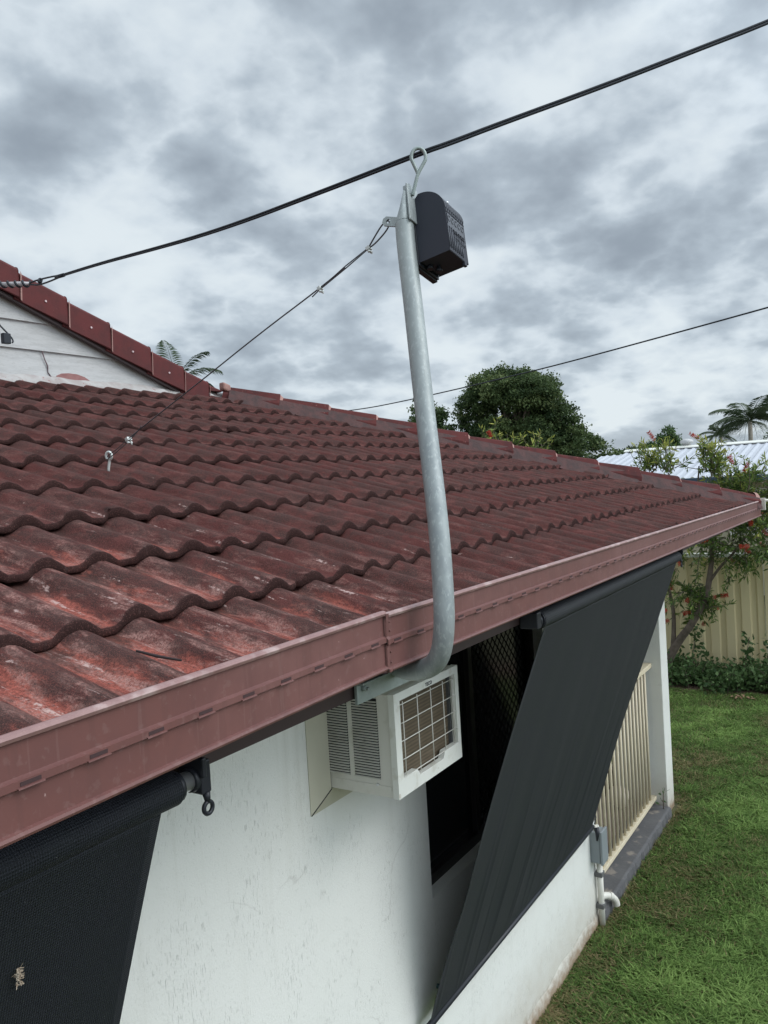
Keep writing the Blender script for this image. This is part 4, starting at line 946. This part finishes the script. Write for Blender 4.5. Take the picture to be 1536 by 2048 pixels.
# ------------------------------------------------------------------ back fence
fen = thing('sheet_fence', 'cream ribbed steel sheet fence at the back of the lawn', 'fence', (11.3, 5.0, G))
FX = 11.3; FZ = -1.19; pr = []; y = 1.50
while y < 12.0:
    for dx, dy in ((0, 0), (0, .075), (.024, .092), (.024, .150), (0, .167)): pr.append((y + dy, dx))
    y += .192
mb = MB(); v = [(FX + d, yy, z) for z in (G + .03, FZ) for yy, d in pr]; n = len(pr); mb.add(v, [(i, i+1, n+i+1, n+i) for i in range(n-1)]); fs = mk('sheet', mb, M_FENCE, fen)
mk('top_rail', MB().box((FX - .022, 1.50, FZ - .012), (FX + .045, 12.0, FZ + .042)), M_FENCER, fen, .004)
for yy in (1.455, 3.83, 6.2, 8.6, 11.0): mk('post', MB().box((FX - .030, yy - .028, G), (FX + .05, yy + .028, FZ + .03)), M_FENCE, fen, .003)
f2 = thing('garden_shelf_frame', 'grey panel with cream rails and red blocks beyond the end post of the cream fence', 'frame', (11.3, .9, G))
mk('panel', MB().box((FX + .06, .2, G), (FX + .09, 1.42, FZ + .05)), mat('grey_panel', (.16, .17, .19), .4, var=(3, 3, .4, (.24, .25, .27))), f2)
for z in (-1.55, -2.02, -2.42): mk('rail', MB().box((FX + .0, .2, z - .02), (FX + .06, 1.42, z + .012)), M_CREAMM, f2, .003); mk('red_block', MB().box((FX - .02, 1.18, z + .013), (FX + .05, 1.37, z + .06)), M_RED, f2, .006)
mk('top_rail', MB().box((FX - .01, .2, FZ - .005), (FX + .06, 1.42, FZ + .045)), M_FENCER, f2, .003)

# ------------------------------------------------------------------ neighbour's house
nh = thing('neighbour_house', 'low cream house with white corrugated steel roof and blue gutter beyond the fence', 'house', (20.0, 0.0, G))
EX, EZ, RX, RZ = 18.0, -.245, 22.2, .48
YL, YRr = 6.15, -9.0
def corr(y): return .018 * math.sin(2 * math.pi * y / .19) 
def roofpanel(name, x0, z0, x1, z1, ya, yb, ya2=None):
    n = int((yb - ya) / .024) + 1; ys = np.linspace(ya, yb, n); V = []
    for y_ in ys:
        s_ = math.sin(2 * math.pi * y_ / .19); hh_ = .022 * (max(s_, -.2))
        V += [(x0, y_, z0 + hh_), (x1, y_, z1 + hh_)]
    mb = MB().add(V, [(2*i, 2*i+2, 2*i+3, 2*i+1) for i in range(n-1)]); return mk(name, mb, M_ROOFW, nh)
roofpanel('roof', EX, EZ, RX, RZ, YRr, YL)
roofpanel('back_roof', RX + (RX - EX), EZ, RX, RZ, YRr, YL)
roofpanel('lower_roof', EX + 1.2, EZ + .12, RX, RZ - .06, YL + .06, 6.85)
mk('ridge_cap', MB().extrude([(-.16, -.02), (0, .03), (.16, -.02), (.16, .0), (0, .05), (-.16, .0)], (RX, YRr, RZ + .02), (RX, YL + .05, RZ + .02), close=True, ax=(1, 0, 0), ay=(0, 0, 1)), M_FENCER, nh)
mk('gutter', MB().box((EX - .13, YRr, EZ - .125), (EX - .0, YL, EZ + .0)), M_BLUE, nh, .01)
mk('wall', MB().box((EX + .5, YRr, G), (EX + .7, YL - .2, EZ - .10)).box((EX + .02, YRr, EZ - .14), (EX + .5, YL - .2, EZ - .10)).box((EX + .7, YL - .4, G), (RX + 3, YL - .2, EZ)), M_NWALL, nh)
for ya, yb, scr in ((2.0, 3.05, 1), (.6, 1.9, 0)):
    wn_ = mk('window', MB().box((EX + .45, ya, -1.5), (EX + .50, yb, -1.46)).box((EX + .45, ya, -.56), (EX + .5, yb, -.52)).box((EX + .45, ya, -1.46), (EX + .5, ya + .04, -.56)).box((EX + .45, yb - .04, -1.46), (EX + .5, yb, -.56)), M_FENCER, nh)
    mk('pane', MB().box((EX + .475, ya + .04, -1.46), (EX + .485, yb - .04, -.56)), M_NWIN, wn_)
    if scr:
        mb = MB(); y_ = ya - .9
        while y_ < yb:
            for sg in (0, 1):
                a_ = (EX + .465, y_ if not sg else y_ + .9, -1.46); b_ = (EX + .465, y_ + .9 if not sg else y_, -.56)
                t0_, t1_ = 0., 1.; 
                for lim, s_ in ((ya + .04, 1), (yb - .04, -1)):
                    da, db = s_ * (a_[1] - lim), s_ * (b_[1] - lim)
                    if da < 0 and db < 0: t0_ = 2
                    elif da < 0: t0_ = max(t0_, da / (da - db))
                    elif db < 0: t1_ = min(t1_, da / (da - db))
                if t0_ < t1_:
                    L_ = lambda t: (a_[0], a_[1] + (b_[1] - a_[1]) * t, a_[2] + (b_[2] - a_[2]) * t); mb.tube([L_(t0_), L_(t1_)], .006, 4, smooth=False)
            y_ += .10
        mk('lattice_screen', mb, M_FENCER, wn_)
mb = MB().tube([(22.3, 4.63, .42), (22.3, 4.63, .60), (22.3, 4.63, .61), (22.3, 4.63, .68), (22.3, 4.63, .72)], [.10, .10, .16, .16, .05], 14); mk('roof_vent', mb, mat('vent', (.50, .50, .50), .5), nh)
mb = MB().tube([(24, 2.5, .3), (24, 2.5, 1.62)], .012, 6); mk('antenna_mast', mb, M_WIRE, nh)

# ------------------------------------------------------------------ vegetation
def unit(v): return v / np.maximum(np.linalg.norm(v, axis=1, keepdims=True), 1e-9)
def leaves(name, P, size, aspect, material, parent, rnd, droop=.3, seed=0, dirs=None):
    """one quad leaf per point, folded diamond"""
    r = np.random.default_rng(seed); n = len(P); d = unit(r.normal(0, 1, (n, 3)) + np.array([0, 0, -droop]) if dirs is None else dirs)
    s = unit(np.cross(d, r.normal(0, 1, (n, 3)))); L = (size * r.uniform(.6, 1.3, n))[:, None]
    V = np.empty((n, 4, 3)); V[:, 0] = P; V[:, 1] = P + d * L * .5 + s * L * aspect; V[:, 2] = P + d * L; V[:, 3] = P + d * L * .5 - s * L * aspect
    F = np.arange(n * 4).reshape(n, 4)
    return mkraw(name, V.reshape(-1, 3), F, material, parent, False, dict(rnd=np.repeat(np.clip(rnd, 0, 1), 4)))
def limb(mb, p, d, L, r0, depth, tips, rd, bend=.25, seg=5, kids=3, spread=.8):
    pts = [Vector(p)]; d = Vector(d).normalized()
    for i in range(seg):
        d = (d + Vector((rd.uniform(-1, 1), rd.uniform(-1, 1), rd.uniform(-.5, .9))) * bend * .35).normalized(); pts.append(pts[-1] + d * L / seg)
    rr = [r0 * (1 - .55 * i / seg) for i in range(seg + 1)]; mb.tube(pts, rr, 7 if depth > 0 else 5)
    if depth == 0: tips.append((pts[-1], d)); return
    for k in range(kids):
        q = pts[-1] if k == 0 else pts[rd.randint(seg // 2, seg)]; nd = (d + Vector((rd.uniform(-1, 1), rd.uniform(-1, 1), rd.uniform(-.2, .8))) * spread).normalized()
        limb(mb, q, nd, L * rd.uniform(.55, .8), rr[-1] * .8, depth - 1, tips, rd, bend, seg, kids, spread)
def crowntree(label, base, height, blobs, nleaf, lsize, group, seed, trunk_r=.25, mat_=None):
    """blobs: list of (centre offset, radii); leaves grow in clumps over the blob shells"""
    t = thing('broadleaf_tree', label, 'tree', base, group); rd = random.Random(seed); r = np.random.default_rng(seed)
    mb = MB(); b = Vector(base); mb.tube([b, b + Vector((.05, .1, height * .25)), b + Vector((0, .15, height * .45))], [trunk_r, trunk_r * .8, trunk_r * .6], 9)
    for c, rad in blobs:
        c = b + Vector(c); m0 = b + Vector((0, .12, height * .32)); mb.tube(heal([m0, (m0 + c) / 2 + Vector((rd.uniform(-.3, .3), rd.uniform(-.3, .3), .2)), c], 0, 2), [trunk_r * .45 * (1 - .8 * i / 9) for i in range(len(heal([m0, m0, c], 0, 2)))], 6)
    mk('trunk', mb, M_BARK, t)
    vol = np.array([rad[0] * rad[1] * rad[2] for _, rad in blobs]) ** .7; cnt = (nleaf * vol / vol.sum()).astype(int); P = []; Rn = []
    for (c, rad), n in zip(blobs, cnt):
        nc = max(14, n // 85); dirs = unit(r.normal(0, 1, (nc, 3))); rf = r.uniform(.35, 1.0, nc) ** .5; cc_ = np.array(b) + np.array(c) + dirs * np.array(rad) * rf[:, None]
        idx = r.integers(0, nc, n); lobe = r.normal(0, .13); spread = .125 * min(rad) + .06; off = r.normal(0, 1, (n, 3)) * spread * np.array([1, 1, .62]); off[:, 2] -= .1 * spread
        P.append(cc_[idx] + off); tone = lobe + r.normal(.45, .2, nc)[idx] + r.normal(0, .13, n); Rn.append(tone)
    leaves('crown', np.concatenate(P), lsize, .30, mat_ or M_LEAF, t, np.concatenate(Rn), .5, seed); return t
GT = 'trees beyond the roof and the fence'
B_ = []
rd = random.Random(5)
# big mango: crown centre about (33.9,13.9), 2.0 m to 8 m high
for k in range(46):                         # lobes over a broad dome, uneven in size and reach
    ph = rd.uniform(0, 6.283); sz_ = rd.uniform(-.55, 1.0); q_ = math.sqrt(max(0, 1 - sz_ * sz_)); reach = rd.uniform(.74, 1.0)
    rl = rd.uniform(.50, .95)
    B_.append(((math.cos(ph) * q_ * 2.2 * reach, math.sin(ph) * q_ * 2.15 * reach, 5.05 + sz_ * (2.35 if sz_ > 0 else 2.0) * reach), (rl, rl, rl * .8)))
for c in ((.2, -2.2, 4.5), (0, -2.5, 3.9), (.1, -1.9, 5.2), (.2, -2.3, 3.3), (0, -1.5, 5.7), (.1, 2.2, 4.6), (0, 1.9, 5.2)): B_.append((c, (.75, .7, .6)))
for c in ((0, 1.6, 3.4), (.2, -1.7, 3.6), (0, 0, 3.2), (0, .8, 4.6), (.3, -.8, 4.8)): B_.append((c, (1.1, 1.0, .9)))
crowntree('large dark green dome-shaped tree rising behind the red roof', (33.7, 14.0, G), 8.2, B_, 125000, .115, GT, 21, .32)
crowntree('narrow dark tree between the steel pole and the large dome-shaped tree', (31.6, 17.35, G), 6.6, [((0, 0, 5.2), (.8, .7, .8)), ((.2, .5, 4.0), (1.0, .9, 1.0)), ((0, -.7, 4.6), (.8, .6, .9)), ((0, .25, 6.1), (.6, .45, .5)), ((0, -.5, 5.6), (.5, .4, .4)), ((0, -.9, 3.6), (.7, .7, .7)), ((0, .8, 5.1), (.5, .4, .5))], 16000, .14, GT, 22, .16)
crowntree('low rounded tree between the large dome-shaped tree and the white roof', (35.6, 11.2, G), 5.0, [((0, 0, 3.5), (1.0, 1.0, .8)), ((.3, -.7, 3.1), (.9, .7, .7)), ((-.1, .3, 4.2), (.6, .5, .45)), ((.2, -.2, 2.4), (1.2, 1.3, .9)), ((-.3, 1.2, 2.8), (.9, .8, .8))], 12000, .13, GT, 23, .14)
crowntree('small light green bushy tree over the ridge of the white roof', (44.0, 10.35, G), 4.8, [((0, 0, 4.0), (.8, .85, .6)), ((0, -.3, 4.5), (.5, .5, .35)), ((0, .7, 3.8), (.6, .6, .4))], 6000, .12, GT, 24, .12, M_LEAF3)
crowntree('low distant trees touching the vent on the white roof', (50.0, 13.3, G), 4.4, [((0, 0, 3.7), (1.0, 1.3, .5)), ((0, 1.2, 3.4), (.9, 1.0, .4)), ((0, -1.1, 3.6), (.8, 1.0, .5))], 6000, .13, GT, 25, .12)
crowntree('dark tree mass standing behind the feather palm', (46.0, 3.4, G), 5.4, [((0, .6, 3.9), (1.2, 1.6, .7)), ((0, -1.2, 4.3), (1.2, 1.3, 1.0)), ((0, 2.3, 3.6), (.9, 1.2, .4)), ((0, -3, 4.0), (1.4, 1.6, 1.0))], 14000, .14, GT, 26, .2)

def palm(label, base, h, L, nf, seed, group, sy=1.0, up=.55, spec=None):
    t = thing('palm_tree', label, 'palm tree', base, group); rd = random.Random(seed); b = Vector(base); c = b + Vector((0, 0, h))
    mk('trunk', MB().tube([b, b + Vector((.03, 0, h * .5)), c], [.16, .11, .09], 9), mat('palm_trunk', (.30, .27, .23), .9), t)
    for k in range(nf):
        az = 2 * math.pi * (k / nf) + rd.uniform(-.25, .25); el = rd.uniform(up - .35, up + .65)
        if spec: az, el = spec[k]
        d = Vector((math.cos(az) * math.cos(el), math.sin(az) * math.cos(el), math.sin(el))); pts = [c.copy()]; p = c.copy(); seg = 12; le = L * rd.uniform(.85, 1.1)
        for i in range(seg):
            d = (d + Vector((0, 0, -.085 - .03 * i / seg * 2))).normalized(); p = p + d * le / seg; pts.append(p.copy())
        mb = MB().tube(pts, [.018 * (1 - .85 * i / seg) + .002 for i in range(seg + 1)], 5, caps=False); nl = 46
        for i in range(nl):
            s_ = .12 + .88 * i / nl; fi = s_ * seg; i0 = min(int(fi), seg - 1); q = pts[i0].lerp(pts[i0 + 1], fi - i0); dd_ = (pts[i0 + 1] - pts[i0]).normalized(); sd_ = dd_.cross(Vector((0, 0, 1))).normalized()
            ll = L * .30 * math.sin(math.pi * min(1, .12 + s_ * .86)) ** .6
            for sg in (-1, 1):
                ld = (sd_ * sg + dd_ * .7 + Vector((0, 0, -.28 + rd.uniform(-.12, .2)))).normalized(); w_ = dd_ * .017
                mb.add([q - w_, q + ld * ll * .5 - w_ * .8 + Vector((0, 0, -.02)), q + ld * ll + Vector((0, 0, -.10 * L * .5)), q + ld * ll * .5 + w_ * .8], [(0, 1, 2, 3)])
        mk('frond', mb, M_PALM, t, attrs=dict(rnd=np.full(len(mb.v), rd.uniform(.15, .8))))
    return t
GP = 'palms showing over the roofs'
palm('feather palm with drooping fronds over the white roof', (39.2, 5.45, G), 4.6, 2.1, 24, 31, GP, up=.40)
palm('small distant palm beside the feather palm on the white roof ridge', (50.0, 8.5, G), 4.4, 1.3, 9, 32, GP, up=.5)
palm('pale palm whose frond tips show above the foot of the gable capping', (25.95, 26.7, G), 7.75, 2.3, 9, 33, GP, up=.3, spec=[(2.13, 1.05), (2.35, .85), (1.2, 1.35), (5.27, 1.15), (5.27, .8), (5.0, .45), (1.9, .55), (4.2, .5), (3.0, .7)])

def bottlebrush(label, base, trunks, nleaf, nfl, seed, group, blobs, lsize=.085):
    t = thing('bottlebrush_tree', label, 'tree', base, group); mb = MB(); r = np.random.default_rng(seed); rd = random.Random(seed)
    for pl, rr in trunks:
        q = heal(pl, 0, 2); mb.tube(q, [rr[0] + (rr[1] - rr[0]) * i / (len(q) - 1) for i in range(len(q))], 8)
    P = []; Dr = []; Rn = []; ends = []
    for c, rad, wgt, up_ in blobs:
        c = np.array(c); nb = max(3, int(26 * wgt)); 
        for k in range(nb):
            st_ = c + r.normal(0, .38, 3) * np.array(rad); d = unit(np.array([[r.normal(0, .7), r.normal(0, .7), up_ + r.normal(0, .45)]]))[0]; L = r.uniform(.16, .42)
            pts = [Vector(st_)]; dd_ = d.copy()
            for i in range(4): dd_ = dd_ + np.array([0, 0, .10 if up_ > 0 else -.12]) + r.normal(0, .12, 3); dd_ /= np.linalg.norm(dd_); pts.append(pts[-1] + Vector(dd_) * L / 4)
            mb.tube(pts, [.006, .005, .004, .003, .002], 4, caps=False); ends.append((pts[-1], Vector(dd_)))
            n = int(nleaf / 26 / len(blobs)); s_ = r.uniform(.05, 1, n); ii = np.minimum((s_ * 4).astype(int), 3); pa = np.array([pts[i] for i in ii]); pb = np.array([pts[i + 1] for i in ii]); fr = (s_ * 4 - ii)[:, None]
            q = pa + (pb - pa) * fr; P.append(q + r.normal(0, .008, (n, 3))); Dr.append(unit(np.tile(dd_, (n, 1)) * .8 + r.normal(0, .75, (n, 3)))); Rn.append(np.clip(.32 + .42 * (s_ > .72) * (up_ > 0) + r.normal(0, .14, n) + (.12 if up_ > .6 else 0), 0, 1))
    mk('trunk', mb, M_BARK, t)
    leaves('crown', np.concatenate(P), lsize, .11, M_LEAF2, t, np.concatenate(Rn), 0, seed, np.concatenate(Dr))
    rd.shuffle(ends)
    for p, d in [e_ for e_ in ends if e_[0].z < -.35 or rd.random() < .18][:nfl]:
        mbf = MB(); d = (d + Vector((0, 0, -.35 if rd.random() < .6 else .2))).normalized(); L = rd.uniform(.09, .14); s1_ = d.orthogonal().normalized(); s2_ = d.cross(s1_)
        for i in range(150):
            q = p + d * (L * rd.random()); a_ = rd.uniform(0, 6.28); o_ = (s1_ * math.cos(a_) + s2_ * math.sin(a_) + d * .3) * rd.uniform(.022, .034); w_ = d * .0016
            mbf.add([q - w_, q + w_, q + o_ + w_, q + o_ - w_], [(0, 1, 2, 3)])
        mk('flower', mbf, M_FLOWER, t, attrs=dict(rnd=np.repeat([rd.uniform(0, 1) for _ in range(150)], 4)))
    return t
GB = 'bottlebrush trees with red flowers'
bbx = 10.75
trk = [([(bbx, 2.66, G), (bbx, 2.60, -2.48), (bbx, 2.44, -2.20), (bbx - .05, 2.26, -1.98), (bbx, 2.08, -1.63), (bbx, 2.02, -1.3), (bbx, 1.98, -1.0), (bbx, 1.97, -.6)], (.065, .018)),
       ([(bbx, 2.52, -2.32), (bbx, 2.50, -2.08), (bbx + .05, 2.50, -1.8), (bbx, 2.56, -1.45), (bbx, 2.50, -1.0)], (.035, .012)),
       ([(bbx, 2.04, -1.45), (bbx, 1.90, -1.25), (bbx, 1.75, -1.1), (bbx, 1.6, -.9)], (.02, .01)),
       ([(bbx, 1.98, -1.0), (bbx, 2.15, -.5), (bbx, 2.1, .0)], (.018, .008)), ([(bbx, 2.0, -.8), (bbx, 1.7, -.4), (bbx, 1.45, -.1)], (.016, .007))]
blobs = [((bbx, 2.18, -1.62), (.3, .26, .34), 1.6, -.2), ((bbx, 1.70, -1.02), (.35, .35, .28), 1.5, -.5), ((bbx, 1.50, -.72), (.4, .35, .3), 1.6, .2), ((bbx, 2.05, -.78), (.4, .4, .35), 1.5, .1),
         ((bbx, 1.62, -.42), (.35, .3, .25), 1.2, .5), ((bbx, 1.95, -.02), (.22, .13, .26), .9, 1.3), ((bbx, 1.72, -.30), (.3, .3, .16), .7, .5), ((bbx, 2.5, -1.2), (.2, .2, .3), .5, .0), ((bbx, 1.35, -.95), (.3, .2, .3), .7, -.3), ((bbx, 2.45, -.7), (.3, .3, .3), 1.0, .3), ((bbx, 1.30, -.40), (.3, .25, .2), .8, .3)]
bottlebrush('multi-trunk bottlebrush tree with red flowers in front of the cream fence', (bbx, 2.66, G), trk, 9000, 52, 41, GB, blobs)
bottlebrush('bottlebrush sprigs showing over the hip in front of the white roof', (10.6, 3.35, G), [([(10.6, 3.35, G), (10.6, 3.3, -1.2), (10.6, 3.2, -.1)], (.05, .01)), ([(10.6, 3.3, -1.2), (10.6, 2.9, -.4), (10.6, 2.6, .0)], (.03, .008)), ([(10.6, 3.3, -.8), (10.6, 3.2, -.4), (10.6, 3.0, .02)], (.02, .008))], 1500, 2, 42, GB, [((10.6, 2.70, .0), (.14, .16, .10), .9, 1.4), ((10.6, 2.42, -.02), (.14, .14, .10), .6, 1.2), ((10.6, 2.8, -.5), (.3, .3, .3), 1.0, .5)])
bottlebrush('bottlebrush tips with red flowers over the hip below the large dome tree', (10.0, 4.5, G), [([(10.0, 4.5, G), (10.0, 4.45, -.8), (10.0, 4.4, .35)], (.05, .01)), ([(10, 4.45, -.8), (10, 4.1, -.1), (10, 3.9, .22)], (.03, .008))], 1500, 3, 43, GB, [((10.0, 4.30, .29), (.12, .16, .07), .45, 1.3), ((10.0, 3.95, .17), (.12, .15, .07), .35, 1.2), ((10, 4.58, .34), (.10, .10, .10), .3, 1.3), ((10, 4.3, -.3), (.3, .3, .3), .8, .5)])
# undergrowth at the foot of the fence
def shrub(label, cx_, cy_, w_, h_, n, seed):
    t = thing('low_shrub', label, 'shrub', (cx_, cy_, G), 'low dark shrubs along the fence'); r = np.random.default_rng(seed); P = []; Rn = []; mb = MB()
    for k in range(int(n / 34)):
        b = np.array([cx_ + r.normal(0, .16), cy_ + r.uniform(-w_, w_) * .9, G]); tp = b + np.array([r.normal(0, .10) - .10, r.normal(0, .14), h_ * r.uniform(.35, 1.1)])
        mb.tube([Vector(b), Vector((b + tp) / 2 + np.array([.02, 0, .04])), Vector(tp)], [.005, .004, .002], 4, caps=False)
        m_ = 34; s_ = r.uniform(.2, 1.0, m_)[:, None]; P.append(b + (tp - b) * s_ + r.normal(0, .055, (m_, 3)) * np.array([1, 1, .5])); Rn.append(r.normal(.42, .22, m_) + s_[:, 0] * .15)
    mk('stem', mb, M_BARK, t); leaves('foliage', np.concatenate(P), .062, .26, M_LEAF3, t, np.concatenate(Rn), -.1, seed)
for i, (cy_, w_, h_, n, lb) in enumerate(((2.55, .38, .34, 2600, 'low dark shrub at the foot of the bottlebrush trunk'), (1.95, .34, .27, 2500, 'low dark shrub between the bottlebrush trunk and the tallest leafy stem'), (1.40, .34, .34, 2500, 'taller leafy shrub below the end post of the cream fence'), (.80, .36, .30, 2600, 'low dark shrub past the end post of the cream fence'), (3.3, .5, .36, 3000, 'low dark shrub behind the pillar and balustrade'))):
    shrub(lb, 10.85, cy_, w_, h_, n, 50 + i)
for yy, hh, sd, lb in ((2.28, .72, 61, 'tallest leafy stem, standing above the shrubs near the bottlebrush trunk'), (1.66, .62, 62, 'leafy stem against the ribbed fence a step before its end post'), (1.42, .58, 63, 'leafy stem right in front of the end post of the cream fence')):
    t = thing('leafy_weed', lb, 'weed', (10.9, yy, G), 'leafy stems against the fence'); r = np.random.default_rng(sd)
    mk('stem', MB().tube([(10.9, yy, G), (10.88, yy + .03, G + hh * .5), (10.9, yy - .03, G + hh)], [.008, .006, .003], 5), M_BARK, t)
    s_ = r.uniform(.45, 1, 70)[:, None]; P = np.array([10.9, yy, G]) + np.array([0, -.02, hh]) * s_ + r.normal(0, .05, (70, 3)); leaves('foliage', P, .075, .26, M_LEAF3, t, r.uniform(.1, .8, 70), .1, sd)
# dry leaf heap at the lawn edge
mb = MB(); rd = random.Random(9)
for i in range(14):
    c_ = Vector((10.2 + rd.uniform(-.05, .05), 1.62 + rd.uniform(-.13, .13), G + .03 + rd.uniform(0, .035))); a_ = rd.uniform(0, 6.28); d_ = Vector((math.cos(a_), math.sin(a_), rd.uniform(-.3, .5))); s_ = d_.cross(Vector((0, 0, 1))).normalized()
    mb.add([c_, c_ + d_ * .03 + s_ * .018 + Vector((0, 0, .01)), c_ + d_ * .07, c_ + d_ * .03 - s_ * .018 + Vector((0, 0, .01))], [(0, 1, 2, 3)])
tag(mk('dry_leaves', mb, mat('dry_leaf', (.27, .17, .10), .8)), 'small heap of dry brown leaves at the far edge of the lawn', 'leaves')

# ------------------------------------------------------------------ lawn
r = np.random.default_rng(77)
def vnoise(x, y, s, seed):
    q = np.random.default_rng(seed).random((64, 64)); fx, fy = x * s, y * s; ix, iy = np.floor(fx).astype(int), np.floor(fy).astype(int); tx, ty = fx - ix, fy - iy; tx = tx*tx*(3-2*tx); ty = ty*ty*(3-2*ty)
    g_ = lambda a, b: q[a % 64, b % 64]
    return (g_(ix, iy) * (1-tx) + g_(ix+1, iy) * tx) * (1-ty) + (g_(ix, iy+1) * (1-tx) + g_(ix+1, iy+1) * tx) * ty
def patch(n, x0, x1, y0, y1): return np.c_[r.uniform(x0, x1, n), r.uniform(y0, y1, n)]
PP = np.concatenate([patch(95000, 2.2, 5.2, -.1, 1.64), patch(105000, 5.2, 10.45, .4, 1.63), patch(42000, 6.83, 10.45, 1.60, 3.0), patch(15000, 6.9, 10.4, 3.0, 8.0), patch(36000, 1.5, 10.4, -2.5, .4), patch(9000, -2.0, 2.3, -1.0, 1.63), patch(6000, 2.4, 4.85, 1.56, 1.635)])
ok = ~((PP[:, 0] > 4.80) & (PP[:, 0] < 6.86) & (PP[:, 1] > 1.605)); PP = PP[ok]
x, y = PP[:, 0], PP[:, 1]; n = len(PP)
dry = vnoise(x, y, 1.6, 1) * .45 + vnoise(x, y, 5.5, 2) * .35 + vnoise(x, y, 17, 3) * .2
dwall = np.clip((1.64 - y) / .50, 0, 1) * (x < 7.1) + (x >= 7.1) * .75
far = np.clip((x - 8.6) / 1.2, 0, 1)
tone = .70 + (.5 - dry) * 1.05 - (1 - dwall) * .26 + far * .08 + r.normal(0, .17, n)
straw = r.random(n) < (.035 + .12 * np.clip(dry - .45, 0, 1) * 2 + .12 * (1 - dwall)); tone[straw] = r.uniform(0, .22, straw.sum())
clump = vnoise(x, y, 9, 4); h = (.026 + .016 * clump) * r.uniform(.5, 1.4, n) * (.75 + .45 * dwall); h[straw] *= .8
az = r.uniform(0, 2 * np.pi, n) * .9 + vnoise(x, y, 3, 5) * 2; lean = r.uniform(.3, 1.5, n)
d = np.c_[np.cos(az), np.sin(az)]; s = np.c_[-np.sin(az), np.cos(az)]; wdt = r.uniform(.0020, .0046, n)
b = np.c_[x, y, np.full(n, G - .004)]
mid = b + np.c_[d * (h * lean * .45)[:, None], h * .62]; tip = b + np.c_[d * (h * lean * 1.25)[:, None], h * (1.0 - .25 * lean * .5)]
sw = np.c_[s * wdt[:, None], np.zeros(n)]
V = np.stack([b - sw, b + sw, mid + sw * .9, mid - sw * .9, tip + sw * .15, tip - sw * .15], 1).reshape(-1, 3)
i0 = np.arange(n)[:, None] * 6; F = np.concatenate([i0 + np.array([[0, 1, 2, 3]]), i0 + np.array([[3, 2, 4, 5]])])
lawn = mkraw('grass', V, F, M_GRASS, None, False, dict(rnd=np.repeat(np.clip(tone, 0, 1), 6)))
tag(lawn, 'patchy green and straw-coloured lawn grass', 'grass', kind='stuff')
